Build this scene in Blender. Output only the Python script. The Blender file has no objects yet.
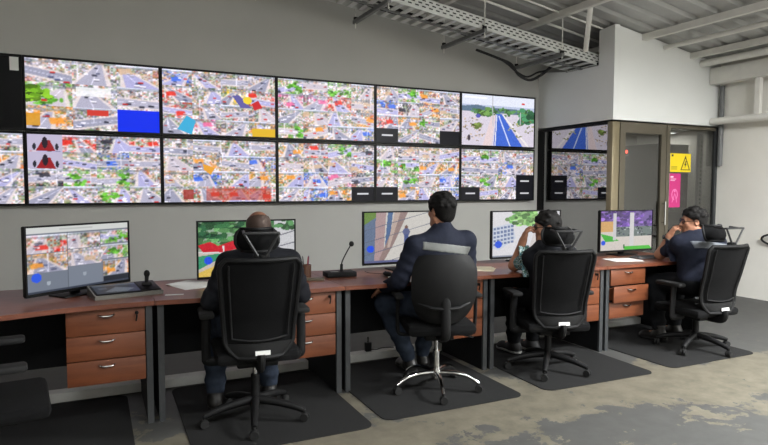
import bpy, bmesh, math, random
import numpy as np
from mathutils import Vector, Matrix
random.seed(7)
S = bpy.context.scene
COL = S.collection
# ------------------------------------------------------------------ camera, world, lights, exposure
F_PX, YAW, PITCH, ROLL = 598.95, 0.4507, -0.0595, 0.0017
cam_d = bpy.data.cameras.new('camera'); cam = bpy.data.objects.new('camera', cam_d); COL.objects.link(cam)
cam_d.sensor_width = 36.0; cam_d.lens = 36.0 * F_PX / 768.0; cam_d.clip_start = 0.05; cam_d.clip_end = 100
_fw = Vector((math.sin(YAW)*math.cos(PITCH), math.cos(YAW)*math.cos(PITCH), math.sin(PITCH)))
_r = Vector((math.cos(YAW), -math.sin(YAW), 0)); _u = _r.cross(_fw)
_r2 = _r*math.cos(ROLL) + _u*math.sin(ROLL); _u2 = _u*math.cos(ROLL) - _r*math.sin(ROLL)
cam.matrix_world = Matrix(((_r2.x, _u2.x, -_fw.x, .5789), (_r2.y, _u2.y, -_fw.y, -6.7273), (_r2.z, _u2.z, -_fw.z, 1.4306), (0, 0, 0, 1)))
S.camera = cam
w = bpy.data.worlds.new('world'); S.world = w; w.use_nodes = True
w.node_tree.nodes['Background'].inputs[0].default_value = (.80, .84, .90, 1)
w.node_tree.nodes['Background'].inputs[1].default_value = 0.10
S.view_settings.view_transform = 'Standard'; S.view_settings.look = 'None'
S.view_settings.gamma = 1; S.view_settings.use_curve_mapping = False
S.view_settings.exposure = 0.0
LAMPS = [((5.6, -5.4, 3.15), 350), ((6.9, -7.6, 3.0), 240), ((2.9, -6.6, 3.6), 125), ((0.2, -8.2, 4.0), 85)]

# ------------------------------------------------------------------ helpers
def lin(c):
    return tuple((x/255/12.92 if x/255 <= .04045 else ((x/255+.055)/1.055)**2.4) for x in c)
MATS = {}
def mat(name, rgb, rough=.6, metal=0, spec=.5, noise=0, nscale=20, bump=0, bscale=200, coat=0):
    if name in MATS: return MATS[name]
    m = bpy.data.materials.new(name); m.use_nodes = True; nt = m.node_tree; b = nt.nodes['Principled BSDF']
    c = lin(rgb); b.inputs['Base Color'].default_value = (*c, 1)
    b.inputs['Roughness'].default_value = rough; b.inputs['Metallic'].default_value = metal
    b.inputs['Specular IOR Level'].default_value = spec; b.inputs['Coat Weight'].default_value = coat
    tc = nt.nodes.new('ShaderNodeTexCoord')
    if noise:
        n = nt.nodes.new('ShaderNodeTexNoise'); n.inputs['Scale'].default_value = nscale; n.inputs['Detail'].default_value = 5
        nt.links.new(tc.outputs['Object'], n.inputs['Vector'])
        r = nt.nodes.new('ShaderNodeValToRGB')
        r.color_ramp.elements[0].color = (*[x*(1-noise) for x in c], 1); r.color_ramp.elements[1].color = (*[min(1, x*(1+noise)) for x in c], 1)
        r.color_ramp.elements[0].position = .3; r.color_ramp.elements[1].position = .7
        nt.links.new(n.outputs['Fac'], r.inputs[0]); nt.links.new(r.outputs[0], b.inputs['Base Color'])
    if bump:
        n2 = nt.nodes.new('ShaderNodeTexNoise'); n2.inputs['Scale'].default_value = bscale
        nt.links.new(tc.outputs['Object'], n2.inputs['Vector'])
        bp = nt.nodes.new('ShaderNodeBump'); bp.inputs['Strength'].default_value = bump; bp.inputs['Distance'].default_value = .004
        nt.links.new(n2.outputs['Fac'], bp.inputs['Height']); nt.links.new(bp.outputs[0], b.inputs['Normal'])
    MATS[name] = m
    return m

class B:
    """collects shapes in one bmesh"""
    def __init__(s): s.bm = bmesh.new()
    def box(s, c, size, rot=None, bev=0):
        r = bmesh.ops.create_cube(s.bm, size=1)
        M = Matrix.Translation(c) @ (rot.to_4x4() if rot else Matrix()) @ Matrix.Diagonal((*size, 1))
        bmesh.ops.transform(s.bm, matrix=M, verts=r['verts'])
        if bev:
            es = list({e for v in r['verts'] for e in v.link_edges})
            bmesh.ops.bevel(s.bm, geom=es, offset=bev, segments=2, affect='EDGES', profile=.5)
        return s
    def bx(s, x0, x1, y0, y1, z0, z1, bev=0):
        return s.box(((x0+x1)/2, (y0+y1)/2, (z0+z1)/2), (abs(x1-x0), abs(y1-y0), abs(z1-z0)), None, bev)
    def cyl(s, p0, p1, r0, r1=None, seg=16):
        r1 = r0 if r1 is None else r1
        p0, p1 = Vector(p0), Vector(p1); d = p1-p0
        r = bmesh.ops.create_cone(s.bm, cap_ends=True, segments=seg, radius1=r0, radius2=max(r1, 1e-5), depth=d.length)
        M = Matrix.Translation((p0+p1)/2) @ d.to_track_quat('Z', 'Y').to_matrix().to_4x4()
        bmesh.ops.transform(s.bm, matrix=M, verts=r['verts']); return s
    def sph(s, c, rad, seg=16, rot=None):
        rad = (rad,)*3 if isinstance(rad, (int, float)) else rad
        r = bmesh.ops.create_uvsphere(s.bm, u_segments=seg, v_segments=max(6, seg//2+2), radius=1)
        M = Matrix.Translation(c) @ (rot.to_4x4() if rot else Matrix()) @ Matrix.Diagonal((*rad, 1))
        bmesh.ops.transform(s.bm, matrix=M, verts=r['verts']); return s
    def tube(s, pts, r, seg=8, closed=False, flat=None):
        pts = [Vector(p) for p in pts]; n = len(pts); rings = []
        up = Vector((0, 0, 1)); prev = None
        for i, p in enumerate(pts):
            a = pts[i-1] if (i > 0 or closed) else p; c = pts[(i+1) % n] if (i < n-1 or closed) else p
            t = (c-a).normalized()
            if prev is None:
                nrm = t.cross(up)
                if nrm.length < 1e-3: nrm = t.cross(Vector((1, 0, 0)))
            else: nrm = prev - t*prev.dot(t)
            nrm.normalize(); prev = nrm; bi = t.cross(nrm)
            rr = r[i] if isinstance(r, (list, tuple)) else r
            k2 = flat or 1
            rings.append([s.bm.verts.new(p + nrm*rr*math.cos(2*math.pi*k/seg) + bi*rr*k2*math.sin(2*math.pi*k/seg)) for k in range(seg)])
        for i in range(n if closed else n-1):
            a, c = rings[i], rings[(i+1) % n]
            for k in range(seg): s.bm.faces.new((a[k], a[(k+1) % seg], c[(k+1) % seg], c[k]))
        if not closed:
            s.bm.faces.new(list(reversed(rings[0]))); s.bm.faces.new(rings[-1])
        return s
    def prism(s, poly, axis, a, b):
        """extrude a 2D polygon along an axis from a to b"""
        def P(q, t):
            return {'z': (q[0], q[1], t), 'y': (q[0], t, q[1]), 'x': (t, q[0], q[1])}[axis]
        v0 = [s.bm.verts.new(P(q, a)) for q in poly]; v1 = [s.bm.verts.new(P(q, b)) for q in poly]
        n = len(poly)
        s.bm.faces.new(v0); s.bm.faces.new(list(reversed(v1)))
        for i in range(n): s.bm.faces.new((v0[i], v1[i], v1[(i+1) % n], v0[(i+1) % n]))
        return s
    def surf(s, fn, nu, nv, th=0):
        """grid surface fn(u,v)->point, made solid by th along normal"""
        g = [[Vector(fn(i/nu, j/nv)) for i in range(nu+1)] for j in range(nv+1)]
        def nor(i, j):
            a = g[j][min(i+1, nu)]-g[j][max(i-1, 0)]; b = g[min(j+1, nv)][i]-g[max(j-1, 0)][i]
            return a.cross(b).normalized()
        A = [[s.bm.verts.new(g[j][i]) for i in range(nu+1)] for j in range(nv+1)]
        for j in range(nv):
            for i in range(nu): s.bm.faces.new((A[j][i], A[j][i+1], A[j+1][i+1], A[j+1][i]))
        if th:
            N = [[s.bm.verts.new(g[j][i]-nor(i, j)*th) for i in range(nu+1)] for j in range(nv+1)]
            for j in range(nv):
                for i in range(nu): s.bm.faces.new((N[j][i], N[j+1][i], N[j+1][i+1], N[j][i+1]))
            ring = [(j, 0) for j in range(nv)] + [(nv, i) for i in range(nu)] + [(j, nu) for j in range(nv, 0, -1)] + [(0, i) for i in range(nu, 0, -1)]
            for k in range(len(ring)):
                (j0, i0), (j1, i1) = ring[k], ring[(k+1) % len(ring)]
                s.bm.faces.new((A[j0][i0], A[j1][i1], N[j1][i1], N[j0][i0]))
        return s
    def mesh(s, name, angle=40):
        bmesh.ops.recalc_face_normals(s.bm, faces=s.bm.faces)
        me = bpy.data.meshes.new(name); s.bm.to_mesh(me); s.bm.free()
        me.shade_smooth(); me.set_sharp_from_angle(angle=math.radians(angle))
        return me
    def obj(s, name, m, parent=None, loc=None, angle=40):
        return mk(name, s.mesh(name, angle), m, parent, loc)
def mk(name, me, m, parent=None, loc=None):
    o = bpy.data.objects.new(name, me); COL.objects.link(o)
    if m and not me.materials: me.materials.append(m)
    if parent: o.parent = parent
    if loc: o.location = loc
    return o
def tag(o, label, cat, group=None):
    o['label'] = label; o['category'] = cat
    if group: o['group'] = group
    return o
def thing(name, label, cat, loc=(0, 0, 0), rz=0, group=None):
    o = bpy.data.objects.new(name, None); COL.objects.link(o); o.location = loc; o.rotation_euler = (0, 0, rz)
    o.empty_display_size = .1
    return tag(o, label, cat, group)
def struct(o): o['kind'] = 'structure'; return o
def dup(root, label, loc, rz):
    r = root.copy(); COL.objects.link(r); r.location = loc; r.rotation_euler = (0, 0, rz); r['label'] = label
    for ch in list(root.children):
        c = ch.copy(); COL.objects.link(c); c.parent = r
        for g in list(ch.children):
            d = g.copy(); COL.objects.link(d); d.parent = c
    return r
def RZ(a): return Matrix.Rotation(a, 3, 'Z')
def RX(a): return Matrix.Rotation(a, 3, 'X')
def RY(a): return Matrix.Rotation(a, 3, 'Y')
R = math.radians
def smooth_pts(ctrl, n=8, closed=False):
    P = [Vector(p) for p in ctrl]; out = []; N = len(P)
    for i in range(N if closed else N-1):
        p0 = P[i-1] if (i or closed) else P[0]; p1 = P[i]; p2 = P[(i+1) % N]; p3 = P[(i+2) % N] if (closed or i+2 < N) else P[-1]
        for k in range(n):
            t = k/n
            out.append(.5*((2*p1)+(p2-p0)*t+(2*p0-5*p1+4*p2-p3)*t*t+(3*p1-p0-3*p2+p3)*t**3))
    if not closed: out.append(P[-1])
    return out

# ------------------------------------------------------------------ materials
M_wall = mat('painted_wall', (176, 175, 170), .75, noise=.03, nscale=1.5, bump=.08, bscale=60)
M_white = mat('white_plasterboard', (228, 229, 226), .7, noise=.02, nscale=2)
M_rwall = mat('white_wall', (230, 227, 219), .75, noise=.03, nscale=3, bump=.1, bscale=40)
M_roof = mat('roof_sheet', (172, 172, 169), .5, metal=.2, noise=.08, nscale=4)
M_steel_w = mat('white_steel', (222, 220, 213), .55, noise=.04, nscale=8)
M_galv = mat('galvanised', (205, 207, 203), .45, metal=.35, noise=.06, nscale=15)
M_strut = mat('strut_channel', (120, 122, 120), .5, metal=.5, noise=.1, nscale=20)
M_black = mat('black_plastic', (13, 13, 14), .6, spec=.25, noise=.1, nscale=60)
M_bezel = mat('black_bezel', (7, 7, 9), .45, spec=.2)
M_off = mat('screen_off', (4, 5, 8), .3, spec=.12)
M_fabric = mat('black_fabric', (12, 12, 13), .95, spec=.2, noise=.2, nscale=90, bump=.3, bscale=400)
M_mesh = mat('black_mesh', (9, 9, 10), .9, spec=.15, noise=.3, nscale=260, bump=.4, bscale=700)
M_frame = mat('black_nylon', (14, 14, 15), .6, spec=.25)
M_chrome = mat('chrome', (205, 205, 205), .12, metal=1)
M_desk_black = mat('black_laminate', (12, 13, 15), .7, spec=.2)
M_edge = mat('grey_edge', (52, 54, 56), .5, noise=.05)
M_mat = mat('floor_mat', (39, 39, 39), .97, spec=.1, noise=.12, nscale=180, bump=.5, bscale=500)
M_paper = mat('paper', (225, 225, 222), .8)
M_alu = mat('bronze_aluminium', (96, 90, 77), .4, metal=.35, noise=.04)
M_rubber = mat('black_rubber', (12, 12, 12), .8)
M_duct = mat('floor_duct', (190, 190, 186), .6, noise=.06, nscale=12)

def wood(name, rgb, rgb2, rough=.35, axis=0):
    m = bpy.data.materials.new(name); m.use_nodes = True; nt = m.node_tree; b = nt.nodes['Principled BSDF']
    tc = nt.nodes.new('ShaderNodeTexCoord'); mp = nt.nodes.new('ShaderNodeMapping')
    sc = [14, 14, 14]; sc[axis] = 1.2; mp.inputs['Scale'].default_value = sc
    n = nt.nodes.new('ShaderNodeTexNoise'); n.inputs['Scale'].default_value = 3; n.inputs['Detail'].default_value = 6; n.inputs['Distortion'].default_value = .6
    r = nt.nodes.new('ShaderNodeValToRGB'); r.color_ramp.elements[0].position = .32; r.color_ramp.elements[1].position = .68
    r.color_ramp.elements[0].color = (*lin(rgb), 1); r.color_ramp.elements[1].color = (*lin(rgb2), 1)
    L = nt.links; L.new(tc.outputs['Object'], mp.inputs[0]); L.new(mp.outputs[0], n.inputs['Vector']); L.new(n.outputs['Fac'], r.inputs[0]); L.new(r.outputs[0], b.inputs['Base Color'])
    b.inputs['Roughness'].default_value = rough
    return m
M_top = wood('mahogany_top', (96, 52, 36), (118, 67, 47), .36)
M_drawer = wood('cherry_drawer', (98, 51, 27), (114, 62, 34), .5)

def floor_mat():
    m = bpy.data.materials.new('worn_concrete'); m.use_nodes = True; nt = m.node_tree; b = nt.nodes['Principled BSDF']; L = nt.links
    tc = nt.nodes.new('ShaderNodeTexCoord')
    def noise(scale, detail=6, rough=.6, dist=0):
        n = nt.nodes.new('ShaderNodeTexNoise'); n.inputs['Scale'].default_value = scale; n.inputs['Detail'].default_value = detail
        n.inputs['Roughness'].default_value = rough; n.inputs['Distortion'].default_value = dist; L.new(tc.outputs['Object'], n.inputs['Vector']); return n
    def ramp(src, stops):
        r = nt.nodes.new('ShaderNodeValToRGB'); e = r.color_ramp.elements
        while len(e) < len(stops): e.new(.5)
        for q, (p, c) in zip(e, stops): q.position = p; q.color = (*c, 1)
        L.new(src, r.inputs[0]); return r
    def math_(op, a, b_):
        n = nt.nodes.new('ShaderNodeMath'); n.operation = op
        for k, v in enumerate((a, b_)):
            if isinstance(v, (int, float)): n.inputs[k].default_value = v
            else: L.new(v, n.inputs[k])
        return n.outputs[0]
    bare = ramp(noise(7, 8, .65).outputs['Fac'], [(.25, lin((77, 73, 63))), (.5, lin((98, 93, 80))), (.75, lin((113, 108, 94)))])
    paint = ramp(noise(9, 4).outputs['Fac'], [(.3, lin((64, 64, 62))), (.7, lin((73, 73, 71)))])
    # worn away mostly along the front of the mats and in walking lanes
    sep = nt.nodes.new('ShaderNodeSeparateXYZ'); L.new(tc.outputs['Object'], sep.inputs[0])
    # distance from the lane y = -3.75
    d = math_('ABSOLUTE', math_('ADD', sep.outputs['Y'], 3.72), 0)
    lane = math_('MAXIMUM', math_('MULTIPLY', math_('SUBTRACT', .42, d), .55), -.07)
    back = math_('MULTIPLY', math_('GREATER_THAN', sep.outputs['Y'], -2.2), -.6)
    xr = math_('MULTIPLY', math_('MAXIMUM', math_('SUBTRACT', sep.outputs['X'], 5.7), 0), -.35)
    big = noise(.8, 10, .66, .4).outputs['Fac']; fine = noise(5, 8, .7, .3).outputs['Fac']
    v = math_('MULTIPLY', math_('ADD', math_('ADD', math_('ADD', math_('MULTIPLY', big, 1.45), math_('MULTIPLY', fine, .85)), lane), math_('ADD', back, xr)), .6)
    msk = ramp(v, [(.0, (0, 0, 0)), (.700, (0, 0, 0)), (.708, (1, 1, 1))])
    mix = nt.nodes.new('ShaderNodeMix'); mix.data_type = 'RGBA'
    L.new(msk.outputs[0], mix.inputs[0]); L.new(paint.outputs[0], mix.inputs[6]); L.new(bare.outputs[0], mix.inputs[7])
    L.new(mix.outputs[2], b.inputs['Base Color'])
    b.inputs['Roughness'].default_value = .6
    bp = nt.nodes.new('ShaderNodeBump'); bp.inputs['Strength'].default_value = .25; bp.inputs['Distance'].default_value = .004; bp.invert = True
    L.new(msk.outputs[0], bp.inputs['Height']); L.new(bp.outputs[0], b.inputs['Normal'])
    return m

def glass_mat(name, tint, refl):
    m = bpy.data.materials.new(name); m.use_nodes = True; nt = m.node_tree; nt.nodes.clear(); L = nt.links
    o = nt.nodes.new('ShaderNodeOutputMaterial'); mx = nt.nodes.new('ShaderNodeMixShader')
    t = nt.nodes.new('ShaderNodeBsdfTransparent'); t.inputs[0].default_value = (*tint, 1)
    g = nt.nodes.new('ShaderNodeBsdfGlossy'); g.inputs['Roughness'].default_value = .015; g.inputs[0].default_value = (.95, .95, .95, 1)
    mx.inputs[0].default_value = refl
    L.new(t.outputs[0], mx.inputs[1]); L.new(g.outputs[0], mx.inputs[2]); L.new(mx.outputs[0], o.inputs[0])
    return m

def emit_attr(name, strength=1.0):
    """screen face: colours come from the mesh's own colour layer (the picture shown on the screen)"""
    m = bpy.data.materials.new(name); m.use_nodes = True; nt = m.node_tree; b = nt.nodes['Principled BSDF']
    a = nt.nodes.new('ShaderNodeAttribute'); a.attribute_name = 'picture'
    b.inputs['Base Color'].default_value = (.01, .01, .012, 1); b.inputs['Roughness'].default_value = .3; b.inputs['Specular IOR Level'].default_value = .1
    nt.links.new(a.outputs['Color'], b.inputs['Emission Color']); b.inputs['Emission Strength'].default_value = strength
    return m
M_pic = emit_attr('lit_screen_picture', 1.0)
M_print = None
def print_attr():
    m = bpy.data.materials.new('printed_sheet'); m.use_nodes = True; nt = m.node_tree; b = nt.nodes['Principled BSDF']
    a = nt.nodes.new('ShaderNodeAttribute'); a.attribute_name = 'picture'
    nt.links.new(a.outputs['Color'], b.inputs['Base Color']); b.inputs['Roughness'].default_value = .6
    return m
M_print = print_attr()

# ------------------------------------------------------------------ little numpy painter for screen pictures
class Pic:
    def __init__(s, w, h, c=(200, 200, 205)):
        s.w, s.h = w, h; s.a = np.empty((h, w, 3), np.float32); s.a[:] = c
        s.Y, s.X = np.mgrid[0:h, 0:w]; s.X = (s.X+.5)/w; s.Y = (s.Y+.5)/h
    def put(s, m, c, al=1): s.a[m] = s.a[m]*(1-al) + np.array(c, np.float32)*al; return s
    def rect(s, x0, y0, x1, y1, c, al=1): return s.put((s.X >= x0) & (s.X < x1) & (s.Y >= y0) & (s.Y < y1), c, al)
    def poly(s, pts, c, al=1):
        m = np.zeros(s.X.shape, bool); n = len(pts)
        for i in range(n):
            (x0, y0), (x1, y1) = pts[i], pts[(i+1) % n]
            if y0 == y1: continue
            m ^= ((y0 > s.Y) != (y1 > s.Y)) & (s.X < (x1-x0)*(s.Y-y0)/(y1-y0)+x0)
        return s.put(m, c, al)
    def disc(s, x, y, rx, ry, c, al=1): return s.put(((s.X-x)/rx)**2+((s.Y-y)/ry)**2 < 1, c, al)
    def line(s, x0, y0, x1, y1, t, c, al=1):
        dx, dy = x1-x0, y1-y0; q = np.clip(((s.X-x0)*dx+(s.Y-y0)*dy)/(dx*dx+dy*dy+1e-9), 0, 1)
        return s.put((s.X-x0-q*dx)**2+(s.Y-y0-q*dy)**2 < t*t, c, al)
    def blob(s, rng, x, y, r, c, n=10):
        for k in range(n):
            f = rng.uniform(.6, 1.25)
            s.disc(x+rng.normal(0, r*.5), y+rng.normal(0, r*.5), r*rng.uniform(.25, .6), r*rng.uniform(.25, .6), tuple(min(255, q*f) for q in c))
        return s
    def grain(s, rng, amp):
        s.a += rng.normal(0, amp, (s.h, s.w, 1)); return s
    def paste(s, o, x, y): s.a[y:y+o.h, x:x+o.w] = o.a; return s
ACC = {'r': (214, 58, 46), 'g': (104, 168, 66), 'o': (222, 150, 62), 'b': (70, 110, 205), 'y': (236, 200, 60), 'p': (216, 110, 150), 'w': (232, 230, 234), 't': (196, 172, 140), 'k': (58, 58, 66)}
def street(rng, w, h, code='w'):
    """one camera picture: pale road, kerbs, facades, trees, cars, with a leading colour"""
    p = Pic(w, h, (196+rng.integers(-22, 20), 190+rng.integers(-20, 20), 198+rng.integers(-16, 24)))
    if code == 'n':
        p.a[:] = (12, 12, 18); p.rect(.26, .44, .74, .56, (215, 215, 220)); return p
    if code == 'x': p.a[:] = (14, 14, 20); return p
    if code == 'B': p.a[:] = (4, 44, 232); return p
    acc = np.array(ACC[code], np.float32); hz = rng.uniform(.08, .26)
    PAL = np.array([(226, 222, 220), (168, 160, 152), (196, 176, 150), (112, 112, 120), (206, 150, 108), (96, 128, 78), (120, 146, 92), (242, 242, 244), (184, 92, 74), (140, 146, 168), (74, 78, 84), (212, 206, 210)], np.float32)
    # cluttered roadside: small patches of mixed colours
    gh, gw = max(3, h//2), max(3, int(w/2.6)); pr_ = np.array([2, 1.6, 1.6, 1.4, .9, 1.2, .9, 2, .6, 1, 1, 2]); id_ = rng.choice(len(PAL), (gh, gw), p=pr_/pr_.sum())
    ex = rng.random((gh, gw)) < (.20 if code != 'w' else 0); C_ = PAL[id_]; C_[ex] = acc
    yi = np.minimum((np.arange(h)*gh)//h, gh-1); xi = np.minimum((np.arange(w)*gw)//w, gw-1)
    g2h, g2w = max(2, h//6), max(2, w//9); C2 = PAL[rng.choice(len(PAL), (g2h, g2w), p=pr_/pr_.sum())]; C2[rng.random((g2h, g2w)) < (.22 if code != 'w' else 0)] = acc
    y2 = np.minimum((np.arange(h)*g2h)//h, g2h-1); x2 = np.minimum((np.arange(w)*g2w)//w, g2w-1)
    p.a = C_[yi][:, xi]*.6+C2[y2][:, x2]*.4
    if rng.random() < .4: p.rect(0, 0, 1, hz*.5, (222, 228, 240), .8)
    p.line(0, hz*.6, 1, hz*.6+rng.uniform(-.05, .05), .05, (120, 130, 136), .5)
    road = [(168, 168, 178), (150, 152, 164), (190, 184, 186), (168, 168, 196)][rng.integers(4)]; side = (214, 206, 200)
    kind = rng.integers(3); vx = rng.uniform(.1, .9)
    if kind < 2:
        b0 = rng.uniform(-.4, .6); b1 = b0+rng.uniform(.4, .9)
        p.poly([(vx-.09, hz), (vx+.11, hz), (b1+.12, 1), (b0-.12, 1)], side, .85); p.poly([(vx-.04, hz), (vx+.06, hz), (b1, 1), (b0, 1)], road)
        p.line(vx, hz+.08, (b0+b1)/2, 1, .010, (232, 232, 240), .8)
        road_pts = [(vx+(((b0+b1)/2)-vx)*q+rng.normal(0, .15*q), hz+(1-hz)*q) for q in rng.uniform(.15, 1, 6)]
    else:
        s0, s1 = rng.uniform(.35, .9), rng.uniform(.35, .9); p.line(-.1, s0, 1.1, s1, .22, side, .85); p.line(-.1, s0, 1.1, s1, .15, road); p.line(-.1, s0, 1.1, s1, .008, (230, 230, 238), .8)
        road_pts = [(q, s0+(s1-s0)*q+rng.normal(0, .1)) for q in rng.uniform(0, 1, 6)]
    if code == 'g':
        for k in range(2): p.blob(rng, rng.uniform(.05, .95), rng.uniform(.3, .8), .17, acc, 12)
    elif code != 'w':
        x, y = rng.uniform(.1, .8), rng.uniform(.25, .7); p.poly([(x-.16, y-.1), (x+.14, y-.14), (x+.2, y+.12), (x-.12, y+.16)], acc, .85)
    for x, y in road_pts:
        c = [(244, 244, 246), (48, 50, 60), (196, 52, 46), (96, 104, 130), (238, 238, 240)][rng.integers(5)]; q = .025+.05*y
        p.rect(x-q, y-q*.5, x+q, y+q*.5, c); p.rect(x-q, y+q*.4, x+q, y+q*.8, (64, 64, 76), .8)
    for k in range(rng.integers(0, 2)): x = rng.uniform(0, 1); p.line(x, 0, x+.01, rng.uniform(.5, 1), .012, (222, 222, 226))
    a = np.pad(p.a, ((1, 1), (1, 1), (0, 0)), 'edge'); bl = sum(a[j:j+h, i:i+w] for i in range(3) for j in range(3))/9
    p.a = p.a*.3 + bl*.7
    m_ = p.a.mean(); p.a = (p.a-m_)*1.25+m_+12
    p.a *= np.array((1.0, .985, 1.03), np.float32)
    p.grain(rng, 5)
    return p
def mosaic(seed, codes, w=192, h=108):
    rng = np.random.default_rng(seed); P = Pic(w, h, (20, 20, 26)); rows = codes.split('/'); n = len(rows)
    for j, row in enumerate(rows):
        k = len(row)
        for i, c in enumerate(row):
            x0, x1 = round(i*w/k), round((i+1)*w/k); y0, y1 = round(j*h/n), round((j+1)*h/n)
            P.paste(street(rng, x1-x0, y1-y0, c), x0, y0)
    return P
def pic_mesh(name, P, W, H, gain=1.0, matl=None, bend=0):
    """flat face of W x H in the XZ plane facing -Y, colours per vertex"""
    h, w = P.a.shape[:2]
    xs = np.linspace(-W/2, W/2, w); zs = np.linspace(H/2, -H/2, h)
    X, Z = np.meshgrid(xs, zs)
    Yv = -bend*(X/(W/2))**2
    co = np.stack([X, Yv, Z], -1).reshape(-1, 3)
    idx = np.arange(w*h).reshape(h, w)
    q = np.stack([idx[1:, :-1], idx[1:, 1:], idx[:-1, 1:], idx[:-1, :-1]], -1).reshape(-1, 4)
    me = bpy.data.meshes.new(name); me.from_pydata(co.tolist(), [], q.tolist())
    c = np.clip(P.a, 0, 255)/255; c = np.where(c <= .04045, c/12.92, ((c+.055)/1.055)**2.4)*gain
    at = me.color_attributes.new('picture', 'FLOAT_COLOR', 'POINT')
    at.data.foreach_set('color', np.concatenate([c.reshape(-1, 3), np.ones((w*h, 1))], 1).astype(np.float32).ravel())
    me.materials.append(matl or M_pic)
    return me

# ------------------------------------------------------------------ the room
XL, XR, YB, YF = -3.6, 8.2, 0.0, -9.6
def roof_z(x): return 3.40 - .16*(x-6.25)
M_floor = floor_mat()
struct(B().bx(XL, XR, YF, .1, -.1, 0).obj('floor', M_floor))
struct(B().prism([(XL, -.1), (XR+.1, -.1), (XR+.1, roof_z(XR)), (XL, roof_z(XL))], 'y', 0, .1).obj('wall_back', M_wall))
struct(B().bx(XR, XR+.1, YF, 0, -.1, roof_z(XR)+.02).obj('wall_right', M_rwall))
struct(B().bx(XL-.1, XL, YF, .1, -.1, roof_z(XL)).obj('wall_left', M_rwall))
struct(B().prism([(XL, -.1), (XR+.1, -.1), (XR+.1, roof_z(XR)), (XL, roof_z(XL))], 'y', YF-.1, YF).obj('wall_front', M_rwall))
# ribbed metal roof: ribs run down the slope
b = B(); prof = []
y = YF
while y < .1:
    prof += [(y, 0), (y+.16, 0), (y+.19, .035), (y+.24, .035), (y+.27, 0)]; y += .27
top = [(q[0], q[1]) for q in prof]
v0 = [b.bm.verts.new((XL-.1, q[0], roof_z(XL-.1)+q[1])) for q in top]; v1 = [b.bm.verts.new((XR+.1, q[0], roof_z(XR+.1)+q[1])) for q in top]
for i in range(len(top)-1): b.bm.faces.new((v0[i], v0[i+1], v1[i+1], v1[i]))
roof = struct(b.obj('ceiling', M_roof, angle=10))
for x in (-2.5, -1.33, -.17, 1.0, 2.15, 3.3, 4.43, 5.58, 6.74, 7.62):
    z = roof_z(x)-.01
    B().bx(x-.03, x+.03, YF, -.02, z-.075, z-.06).bx(x-.035, x-.025, YF, -.02, z-.075, z).bx(x+.025, x+.06, YF, -.02, z-.008, z).obj('purlin', M_steel_w, roof)

# white bulkhead above the glazed server room
CX, CY, CZ = 6.25, -1.36, 2.23
bh = struct(bpy.data.objects.new('wall_bulkhead', None)); COL.objects.link(bh)
B().prism([(0, CZ), (0, 3.03), (-.6, 2.945), (-1.11, 2.935), (-1.11, 3.36), (CY, 3.385), (CY, CZ)], 'x', CX, CX+.08).obj('side_panel', M_white, bh)
B().prism([(CX+.08, CZ), (XR, CZ), (XR, roof_z(XR)-.012), (CX+.08, 3.385-.0128)], 'y', CY, CY+.08).obj('front_panel', M_white, bh)
B().bx(CX, XR, CY, 0, CZ, CZ+.02).obj('soffit', M_white, bh)
B().bx(CX-.012, CX+.09, -1.108, -.55, 2.945, 2.972).obj('notch_trim', M_bezel, bh)

M_glass_side = glass_mat('tinted_glass_side', (.14, .145, .145), .42)
M_glass_front = glass_mat('tinted_glass_front', (.60, .60, .58), .12)
w1 = struct(bpy.data.objects.new('window_1', None)); COL.objects.link(w1)
B().bx(CX, CX+.05, -.10, 0, 0, CZ).obj('back_post', M_bezel, w1)
B().bx(CX, CX+.05, CY+.06, -.10, CZ-.03, CZ).obj('head_rail', M_bezel, w1)
B().bx(CX, CX+.05, CY+.06, -.10, 0, .06).obj('sill_rail', M_alu, w1)
B().bx(CX+.02, CX+.028, CY+.08, -.10, .06, CZ-.03).obj('pane', M_glass_side, w1)
B().bx(CX-.01, CX+.11, CY-.01, CY+.08, 0, CZ, .012).obj('corner_post', mat('pale_bronze', (132, 121, 96), .4, metal=.3), w1)
d1 = struct(bpy.data.objects.new('door_1', None)); COL.objects.link(d1)
DX0, DX1 = CX+.13, 7.19
B().bx(DX0, DX0+.09, CY, CY+.05, .0, CZ).bx(DX1-.09, DX1, CY, CY+.05, 0, CZ).bx(DX0+.09, DX1-.09, CY, CY+.05, CZ-.13, CZ).bx(DX0+.09, DX1-.09, CY, CY+.05, 0, .12).obj('door_frame', M_alu, d1)
B().bx(DX0+.09, DX1-.09, CY+.02, CY+.028, .12, CZ-.13).obj('pane', M_glass_front, d1)
B().cyl((DX1-.045, CY-.045, .95), (DX1-.045, CY-.045, 1.25), .012).cyl((DX1-.045, CY-.045, .98), (DX1-.045, CY, .98), .009).cyl((DX1-.045, CY-.045, 1.22), (DX1-.045, CY, 1.22), .009).obj('handle', M_chrome, d1)
w2 = struct(bpy.data.objects.new('window_2', None)); COL.objects.link(w2)
B().bx(DX1+.01, DX1+.07, CY, CY+.05, 0, CZ).obj('mullion', M_alu, w2)
B().bx(XR-.06, XR-.01, CY, CY+.05, 0, CZ).obj('end_post', M_edge, w2)
B().bx(DX1+.07, XR-.06, CY, CY+.05, CZ-.04, CZ).obj('head_rail', M_alu, w2)
B().bx(DX1+.07, XR-.06, CY, CY+.05, 0, .08).obj('sill_rail', M_alu, w2)
B().bx(DX1+.07, XR-.06, CY+.02, CY+.028, .08, CZ-.04).obj('pane', M_glass_front, w2)

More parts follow.
